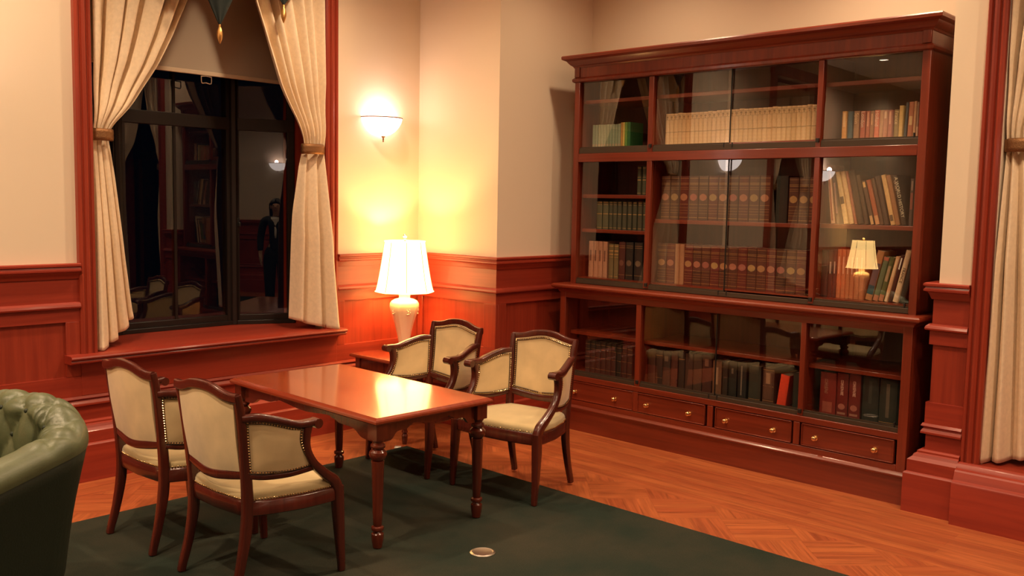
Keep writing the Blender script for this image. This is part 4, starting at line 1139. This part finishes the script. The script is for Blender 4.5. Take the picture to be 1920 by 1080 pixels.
# right bay, leaning books
RB = [(2.453, .024, .350, .044, (.66, .44, .30), {'patch': [(.05, .95, .35, (.5, .16, .10), False)]}, 'tall pale pink leaning book'),
      (2.421, .021, .305, .042, (.22, .17, .15), {'patch': [(.2, .8, .5, (.45, .3, .25), False)]}, 'thin grey leaning book'),
      (2.371, .028, .311, .068, (.74, .58, .30), {'patch': [(.38, .52, .8, (.16, .12, .08), False)]}, 'cream leaning book'),
      (2.337, .027, .313, .070, (.72, .54, .28), {}, 'plain cream leaning book'),
      (2.312, .014, .312, .070, (.52, .20, .12), {}, 'thin red leaning book'),
      (2.284, .036, .318, .070, (.13, .08, .05), {}, 'dark brown leaning book'),
      (2.248, .024, .290, .066, (.16, .10, .06), {}, 'brown leaning book'),
      (2.213, .022, .257, .066, (.22, .13, .08), {'patch': [(.85, .97, .7, (.7, .5, .2), False), (.0, .2, .8, (.62, .42, .2), False)]}, 'short brown leaning book'),
      (2.183, .026, .263, .069, (.52, .16, .07), {'patch': [(.0, .2, .9, (.62, .36, .18), False)]}, 'orange red leaning book'),
      (2.157, .020, .271, .069, (.22, .12, .07), {}, 'thin brown leaning book'),
      (2.132, .024, .283, .069, (.18, .11, .07), {}, 'dark leaning book'),
      (2.095, .026, .291, .071, (.72, .50, .22), {'patch': [(.08, .2, .7, (.3, .2, .12), False)]}, 'yellow cream leaning book'),
      (2.067, .026, .289, .070, (.46, .23, .10), {}, 'orange tan leaning book'),
      (2.034, .029, .286, .064, (.10, .07, .045), {'text': [('A WORLD HISTORY', .56, .026, (.86, .74, .55), -.12, False), ('OF ART', .80, .017, (.7, .55, .38), .28, False)]}, 'dark leaning book with cream lettering'),
      (1.998, .020, .266, 0, (.22, .17, .16), {'patch': [(.35, .7, .7, (.45, .16, .12), False), (.75, .95, .5, (.45, .35, .3), False)]}, 'upright grey and red book'),
      (1.974, .024, .266, 0, (.09, .09, .10), {'patch': [(.3, .7, .45, (.55, .32, .28), False)]}, 'upright dark blue grey book')]
row(XU, 1.5553, RB, .19, '', 'on the upper right shelf', 'leaning books on the upper right shelf')
RC = [(2.490, .044, .282, 0, (.045, .04, .035), {}, 'thick black book'), (2.453, .029, .284, 0, (.05, .045, .038), {'patch': [(.5, .75, .35, (.5, .42, .34), False)]}, 'black book with pale lettering'),
      (2.427, .024, .288, 0, (.05, .045, .038), {'patch': [(.5, .75, .35, (.5, .42, .34), False)]}, 'black book with pale lettering')]
for i, (y, w) in enumerate(((2.4005, .027), (2.3725, .027), (2.346, .025), (2.320, .026), (2.291, .030), (2.262, .027))):
    RC.append((y, w, .291, 0, (.50 + .03 * (i % 2), .20, .09), {'patch': [(.5, .85, .3, (.62, .36, .24), False)]}, 'orange brown upright volume'))
RC += [(2.216, .040, .296, -.062, (.50, .24, .10), {'patch': [(.12, .30, .96, (.03, .13, .18), False), (.30, .75, .96, (.24, .15, .17), False)]}, 'leaning orange and blue book'),
       (2.174, .031, .262, -.055, (.20, .27, .15), {'patch': [(.0, .13, .98, (.5, .22, .12), False), (.92, 1.0, .98, (.5, .16, .1), False)]}, 'leaning pale green book'),
       (2.142, .028, .262, -.055, (.16, .20, .07), {'patch': [(.0, .15, .98, (.5, .22, .12), False), (.45, .8, .6, (.42, .30, .18), False)]}, 'leaning olive green book'),
       (2.112, .022, .266, -.056, (.62, .38, .22), {'patch': [(.55, .95, .6, (.66, .5, .3), False), (.0, .2, .5, (.7, .58, .4), False)]}, 'leaning pinkish cream book'),
       (2.088, .020, .276, -.058, (.10, .03, .02), {'patch': [(.70, .94, .4, (.85, .8, .66), False)]}, 'leaning dark red book with white figures'),
       (2.059, .032, .306, -.064, (.64, .50, .33), {'text': [('FRANCE', .52, .024, (.16, .10, .06), 0, False)]}, 'tall leaning cream book with dark lettering'),
       (2.020, .032, .284, -.054, (.045, .05, .035), {}, 'dark green leaning book')]
row(XU, 1.1145, RC, .19, '', 'on the lower right shelf', 'books on the lower right shelf')
# base cabinet
sp = []
y = 4.262
for i in range(9):
    sp.append((y - .0235, .045, .234 + .003 * (i % 2), 0, (.040, .028, .02), {'bands': ([(.9, .002), (.75, .0015), (.5, .0015), (.15, .002)], 'gilt')}, 'dark brown gilt banded volume')); y -= .0475
row(XL, .4185, sp, .2, '', 'behind the bottom left glass', 'dark volumes behind the bottom left glass')
LM = [(3.672, .060, .236, 0, (.09, .035, .022), {}, 'dark reddish volume'), (3.610, .056, .238, 0, (.07, .035, .025), {'bands': ([(.85, .003), (.2, .002)], 'gilt')}, 'dark brown volume'),
      (3.550, .060, .241, 0, (.06, .04, .03), {'patch': [(.7, .85, .5, (.25, .17, .11), False)]}, 'dark grey brown volume'), (3.488, .054, .246, 0, (.10, .03, .02), {}, 'dark reddish volume'),
      (3.430, .050, .248, 0, (.05, .03, .022), {'bands': ([(.8, .004)], 'gilt')}, 'black brown volume'), (3.372, .060, .244, 0, (.09, .04, .028), {}, 'dark brown volume'),
      (3.306, .066, .249, 0, (.10, .05, .033), {}, 'brown volume'), (3.234, .070, .252, 0, (.09, .025, .018), {'patch': [(.7, .9, .4, (.3, .14, .09), False)]}, 'dark red volume'),
      (3.157, .066, .225, 0, (.26, .13, .07), {'patch': [(.3, .8, .35, (.36, .22, .14), False)]}, 'light brown volume'), (3.098, .038, .224, 0, (.05, .03, .02), {}, 'thin black volume'),
      (3.042, .058, .238, 0, (.02, .02, .017), {'patch': [(.65, .8, .25, (.2, .16, .12), False)]}, 'black volume'), (2.976, .062, .238, 0, (.022, .022, .02), {'patch': [(.1, .9, .16, (.28, .23, .17), False)]}, 'black volume with vertical lettering'),
      (2.885, .084, .224, 0, (.045, .05, .035), {'bands': ([(.06, .003)], 'gilt')}, 'thick dark green volume'),
      (2.790, .078, .228, 0, (.12, .05, .03), {'patch': [(.12, .90, .72, (.17, .075, .045), False), (.55, .85, .4, (.36, .22, .13), False)], 'bands': ([(.93, .003), (.48, .002), (.08, .003)], 'gilt')}, 'brown volume with gilt title'),
      (2.700, .060, .200, -.024, (.62, .050, .018), {}, 'bright red book leaning to the right'), (2.600, .050, .222, 0, (.02, .028, .022), {}, 'dark green book in the shadow')]
row(XL, .4185, LM, .2, '', 'behind the bottom middle glass', 'volumes behind the bottom middle glass')
kj = lambda s, c: {'text': [(s, .66, .022, c, 0, True)], 'patch': [(.16, .30, .6, (.40, .13, .09), True), (.05, .10, .7, (.36, .16, .11), False)]}
LR = [(2.400, .100, .252, 0, (.30, .022, .012), {'text': [('日本地名', .66, .026, (.42, .20, .13), .1, True)], 'patch': [(.05, .30, .6, (.34, .08, .05), False)]}, 'thick red volume'),
      (2.312, .070, .259, 0, (.22, .018, .012), kj('日本地名典', (.60, .36, .28)), 'dark red volume with round badge'),
      (2.238, .070, .263, 0, (.22, .018, .012), kj('日本地名典', (.60, .36, .28)), 'dark red volume with round badge'),
      (2.143, .096, .262, 0, (.018, .022, .018), {'patch': [(.4, .9, .2, (.05, .05, .04), False)]}, 'thick dark green volume'),
      (2.041, .100, .261, 0, (.018, .024, .018), {'patch': [(.15, .9, .2, (.16, .13, .09), False)], 'bands': ([(.04, .003)], 'gilt')}, 'thick dark green volume with gilt foot')]
row(XL, .4185, LR, .2, '', 'behind the bottom right glass', 'volumes behind the bottom right glass')

# ------------------------------------------------------------------ green leather armchair
def make_tub():
    F = math.atan2(-.44, -.90)
    r = empty('tufted_armchair', (.922, 3.589, .012), F, 'dark green leather buttoned armchair at the lower left corner of the photo', 'armchair')
    # rim path from the front of one arm round the back to the other
    raw = []
    R_ = .20; hx, hy = .36, .385
    for i in range(11): raw.append((.34 - (.34 + hx - R_) * i / 10, hy))
    for i in range(1, 13): a = PI / 2 * i / 12; raw.append((-hx + R_ - R_ * math.sin(a), hy - R_ + R_ * math.cos(a)))
    for i in range(1, 9): raw.append((-hx - .02 * math.sin(PI * i / 8), hy - R_ - 2 * (hy - R_) * i / 8))
    for i in range(1, 13): a = PI / 2 * i / 12; raw.append((-hx + R_ - R_ * math.cos(a), -hy + R_ - R_ * math.sin(a)))
    for i in range(1, 11): raw.append((-hx + R_ + (.34 + hx - R_) * i / 10, -hy))
    P = [Vector((a, b, 0)) for a, b in raw]
    L = [0]
    for a, b in zip(P, P[1:]): L.append(L[-1] + (b - a).length)
    NS = 300; pts = []
    j = 0
    for q in range(NS + 1):
        d = L[-1] * q / NS
        while j < len(L) - 2 and L[j + 1] < d: j += 1
        f = (d - L[j]) / (L[j + 1] - L[j]); pts.append(P[j].lerp(P[j + 1], f))
    tot = L[-1]
    def top_h(q):
        u = q / NS * 2 - 1
        a = abs(u); k = min(1, max(0, (a - .16) / .26)); k = k * k * (3 - 2 * k)
        return .905 - .085 * k - .12 * max(0, a - .42)
    PR = .062
    outer_rows, inner_rows = [], []
    inner = []; roll = []; shell = []
    for q in range(NS + 1):
        p = pts[q]; t = (pts[min(q + 1, NS)] - pts[max(q - 1, 0)]).normalized()
        n = Vector((t.y, -t.x, 0))
        cen = Vector((.1, 0, 0))
        if n.dot(p - cen) < 0: n = -n
        h = top_h(q) - .012; s = tot * q / NS
        colm = []
        # inner tufted face then over the roll
        K = 44
        for k in range(K + 1):
            v = k / K
            if v < .55:
                w = v / .55
                o = -.135 + .045 * w ** 1.5; z = .40 + (h - PR - .40) * w; nn = (-n * 1.0)
                base = p + n * o + Vector((0, 0, z))
            else:
                a = PI - (v - .55) / .45 * PI * 1.06
                c = p + n * -.012 + Vector((0, 0, h - PR))
                rr = PR * (1.15 if a > PI / 2 else 1.0)
                nn = n * math.cos(a) + Vector((0, 0, math.sin(a)))
                base = c + n * rr * 1.15 * math.cos(a) + Vector((0, 0, PR * math.sin(a)))
            # arc coordinate down the face
            dist = v * .62
            A_ = s / .070; B_ = dist / .092
            f = abs(math.sin(PI * (A_ + B_) / 2)) * abs(math.sin(PI * (A_ - B_) / 2))
            amp = .024 * (1 if v < .74 else max(0, 1 - (v - .74) / .20))
            # arms in front carry a smooth roll
            u = abs(q / NS * 2 - 1)
            if v > .55: amp *= max(0, min(1, (.62 - u) / .08)) * 1.0 if u > .54 else 1
            base = base + nn * (amp * (f ** .38) - amp * .55)
            colm.append(base)
        inner.append(colm)
        col2 = []
        for k in range(11):
            w = k / 10
            z = (h - PR * 1.0) * (1 - w) + .09 * w
            o = .052 - .012 * math.sin(PI * min(1, w * 1.4)) - .125 * w ** 1.15
            col2.append(p + n * o + Vector((0, 0, z)))
        shell.append(col2)
    mb = MB(); mb.rings(inner, closed=False, cap=False)
    # arm fronts
    body = mb.obj('tufted_back', leather, r, angle=80)
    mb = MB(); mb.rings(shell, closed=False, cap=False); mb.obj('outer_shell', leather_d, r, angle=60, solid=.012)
    for e in (0, NS):
        p = pts[e]; mb = MB()
        sg = 1 if p.y > 0 else -1; h = top_h(e) - .012
        prof = []
        for k in range(20):
            a = -PI * .15 + 2 * PI * k / 20 * .72
            prof.append((p.y + sg * (-.012 + PR * 1.2 * math.cos(a)), h - PR + PR * math.sin(a)))
        prof += [(p.y - sg * .12, .40), (p.y - sg * .13, .10), (p.y - sg * .02, .10)]
        mb.prism(prof, lambda q, x: (x, q[0], q[1]), p.x - .01, p.x + .035); mb.obj('arm_front', leather, r, bevel=.008, angle=50)
    mb = MB(); rr = []
    for (k, z) in ((.95, .28), (1.0, .30), (1.0, .41), (.97, .445), (.85, .462), (.4, .47), (.02, .47)):
        rr.append([(.07 + k * .33 * math.copysign(abs(math.cos(a)) ** .5, math.cos(a)), k * .265 * math.copysign(abs(math.sin(a)) ** .5, math.sin(a)), z) for a in [2 * PI * i / 40 for i in range(40)]])
    mb.rings(rr); mb.obj('seat_cushion', leather, r, angle=60)
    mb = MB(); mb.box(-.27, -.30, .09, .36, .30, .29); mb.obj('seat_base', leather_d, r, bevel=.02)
    # buttons at the crossings of the folds
    mb = MB()
    for ia in range(0, int(tot / .070) + 1):
        for ib in range(0, 5):
            if (ia + ib) % 2: continue
            q = int(round(ia * .070 / tot * NS)); v = ib * .092 / .62
            if q > NS or v > .60: continue
            b = inner[q][int(round(v * 44))]; mb.blob(b, .010, 8, 5)
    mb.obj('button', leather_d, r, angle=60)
    for sx in (.30, -.22):
        for sy in (.26, -.26):
            mb = MB(); mb.lathe([(.016, 0), (.020, .02), (.026, .06), (.028, .095)], (sx, sy, 0), 14); mb.obj('leg', chair_w, r)
make_tub()

# ------------------------------------------------------------------ the person mirrored in the angled window pane
def make_person(px, py, rz):
    r = empty('person', (px, py, .012), rz, 'standing person in dark suit and white shirt, seen mirrored in the angled window pane', 'person')
    skin = plain('skin', (.55, .33, .22), .55); suit = plain('dark_suit', (.010, .010, .012), .8, bump=.2, bscale=200); shirt = plain('white_shirt', (.78, .74, .68), .8); hair = plain('dark_hair', (.03, .02, .014), .5)
    def skinned(name, verts, edges, radii, m, root, parent, sub=2):
        me = bpy.data.meshes.new(name); me.from_pydata(verts, edges, []); me.materials.append(m)
        o = bpy.data.objects.new(name, me); COL.objects.link(o); o.parent = parent
        sk = o.modifiers.new('skin', 'SKIN'); sk.use_smooth_shade = True
        for i, sv in enumerate(me.skin_vertices[0].data):
            rr = radii[i]; sv.radius = rr if isinstance(rr, tuple) else (rr, rr); sv.use_root = (i == root)
        s = o.modifiers.new('sub', 'SUBSURF'); s.levels = sub; s.render_levels = sub
        return o
    V = [(0, 0, .86), (0, 0, 1.02), (0, 0, 1.18), (.0, 0, 1.30), (.005, 0, 1.37), (.02, 0, 1.43), (.03, 0, 1.50), (.02, 0, 1.56)]
    E = [(0, 1), (1, 2), (2, 3), (3, 4), (4, 5), (5, 6), (6, 7)]; Rd = [(.12, .09), (.12, .085), (.14, .09), (.13, .075), (.05, .05), (.055, .065), (.072, .09), (.055, .065)]
    for sg in (1, -1):
        b = len(V)
        V += [(.0, sg * .17, 1.30), (-.01, sg * .215, 1.06), (.05, sg * .22, .84), (.07, sg * .215, .77)]
        E += [(3, b), (b, b + 1), (b + 1, b + 2), (b + 2, b + 3)]; Rd += [.05, .040, .028, .03]
        for f, (dx, L_) in enumerate(((.030, .070), (.010, .082), (-.010, .075), (-.028, .058))):
            c = len(V); V += [(.07 + dx, sg * .215, .735), (.075 + dx, sg * .207, .735 - L_ * .5), (.085 + dx, sg * .195, .735 - L_)]
            E += [(b + 3, c), (c, c + 1), (c + 1, c + 2)]; Rd += [.010, .009, .008]
        c = len(V); V += [(.11, sg * .20, .755), (.125, sg * .19, .725)]; E += [(b + 3, c), (c, c + 1)]; Rd += [.011, .009]
        d = len(V)
        V += [(0, sg * .085, .80), (.01, sg * .09, .46), (-.01, sg * .09, .09), (.12, sg * .10, .04)]
        E += [(0, d), (d, d + 1), (d + 1, d + 2), (d + 2, d + 3)]; Rd += [.085, .055, .036, .035]
    skinned('body', V, E, Rd, skin, 0, r)
    V2 = [(0, 0, .80), (0, 0, 1.0), (0, 0, 1.18), (0, 0, 1.32)]; E2 = [(0, 1), (1, 2), (2, 3)]; R2 = [(.175, .125), (.15, .105), (.165, .11), (.14, .09)]
    for sg in (1, -1):
        b = len(V2); V2 += [(0, sg * .18, 1.30), (-.01, sg * .222, 1.06), (.045, sg * .222, .86)]; E2 += [(3, b), (b, b + 1), (b + 1, b + 2)]; R2 += [.066, .055, .042]
    skinned('jacket', V2, E2, R2, suit, 0, r)
    V3 = [(0, 0, .86), (0, 0, 1.0)]; E3 = [(0, 1)]; R3 = [(.20, .15), (.15, .11)]
    for sg in (1, -1):
        b = len(V3); V3 += [(0, sg * .09, .76), (.01, sg * .095, .46), (-.01, sg * .095, .10)]; E3 += [(0, b), (b, b + 1), (b + 1, b + 2)]; R3 += [.115, .085, .07]
    skinned('trousers', V3, E3, R3, suit, 0, r)
    mb = MB(); rr = []
    for j in range(9):
        t = j / 8; z = 1.06 + .30 * t; w = .008 + .062 * t
        rr.append([(.150 - .050 * t ** 2 - .02 * (i / 6 * 2 - 1) ** 2, w * (i / 6 * 2 - 1), z) for i in range(7)])
    mb.rings(rr, closed=False, cap=False); mb.obj('shirt', shirt, r, solid=.006)
    # face and hair
    mb = MB(); mb.blob((.115, 0, 1.50), .014, 8, 6, 1.4); mb.blob((.02, .078, 1.50), .018, 8, 6, 1.5); mb.blob((.02, -.078, 1.50), .018, 8, 6, 1.5); mb.obj('nose', skin, r)
    for sg in (1, -1):
        mb = MB(); mb.blob((.102, sg * .030, 1.522), .010, 8, 6, .7); mb.obj('eye', plain('eye', (.05, .03, .02), .2), r)
    mb = MB(); mb.bar([(.100, -.024, 1.452), (.110, 0, 1.450), (.100, .024, 1.452)], (.005, .006), (0, 0, 1), 4, 8); mb.obj('mouth', plain('lips', (.45, .14, .12), .5), r)
    mb = MB(); rows = []
    for j in range(13):
        t = j / 12; z = 1.625 - .30 * t
        rad_ = .03 + .075 * math.sin(min(1, t * 3) * PI / 2) - .02 * t
        rows.append([(-.0 + rad_ * 1.1 * math.cos(a) - .01, rad_ * math.sin(a), z) for a in [PI * (.36 if t > .2 else .02) + (2 * PI - 2 * PI * (.36 if t > .2 else .02)) * i / 24 for i in range(25)]])
    mb.rings(rows, closed=False, cap=False); mb.obj('hair', hair, r, solid=.012)
    for sg in (1, -1):
        mb = MB(); mb.bar([(-.04, sg * .095, .03), (.06, sg * .10, .035), (.15, sg * .105, .025)], [(.036, .028), (.042, .034), (.034, .022)], (0, 1, 0), 5, 12, .7); mb.obj('shoe', black_m, r)
make_person(1.45, -.55, math.radians(75))
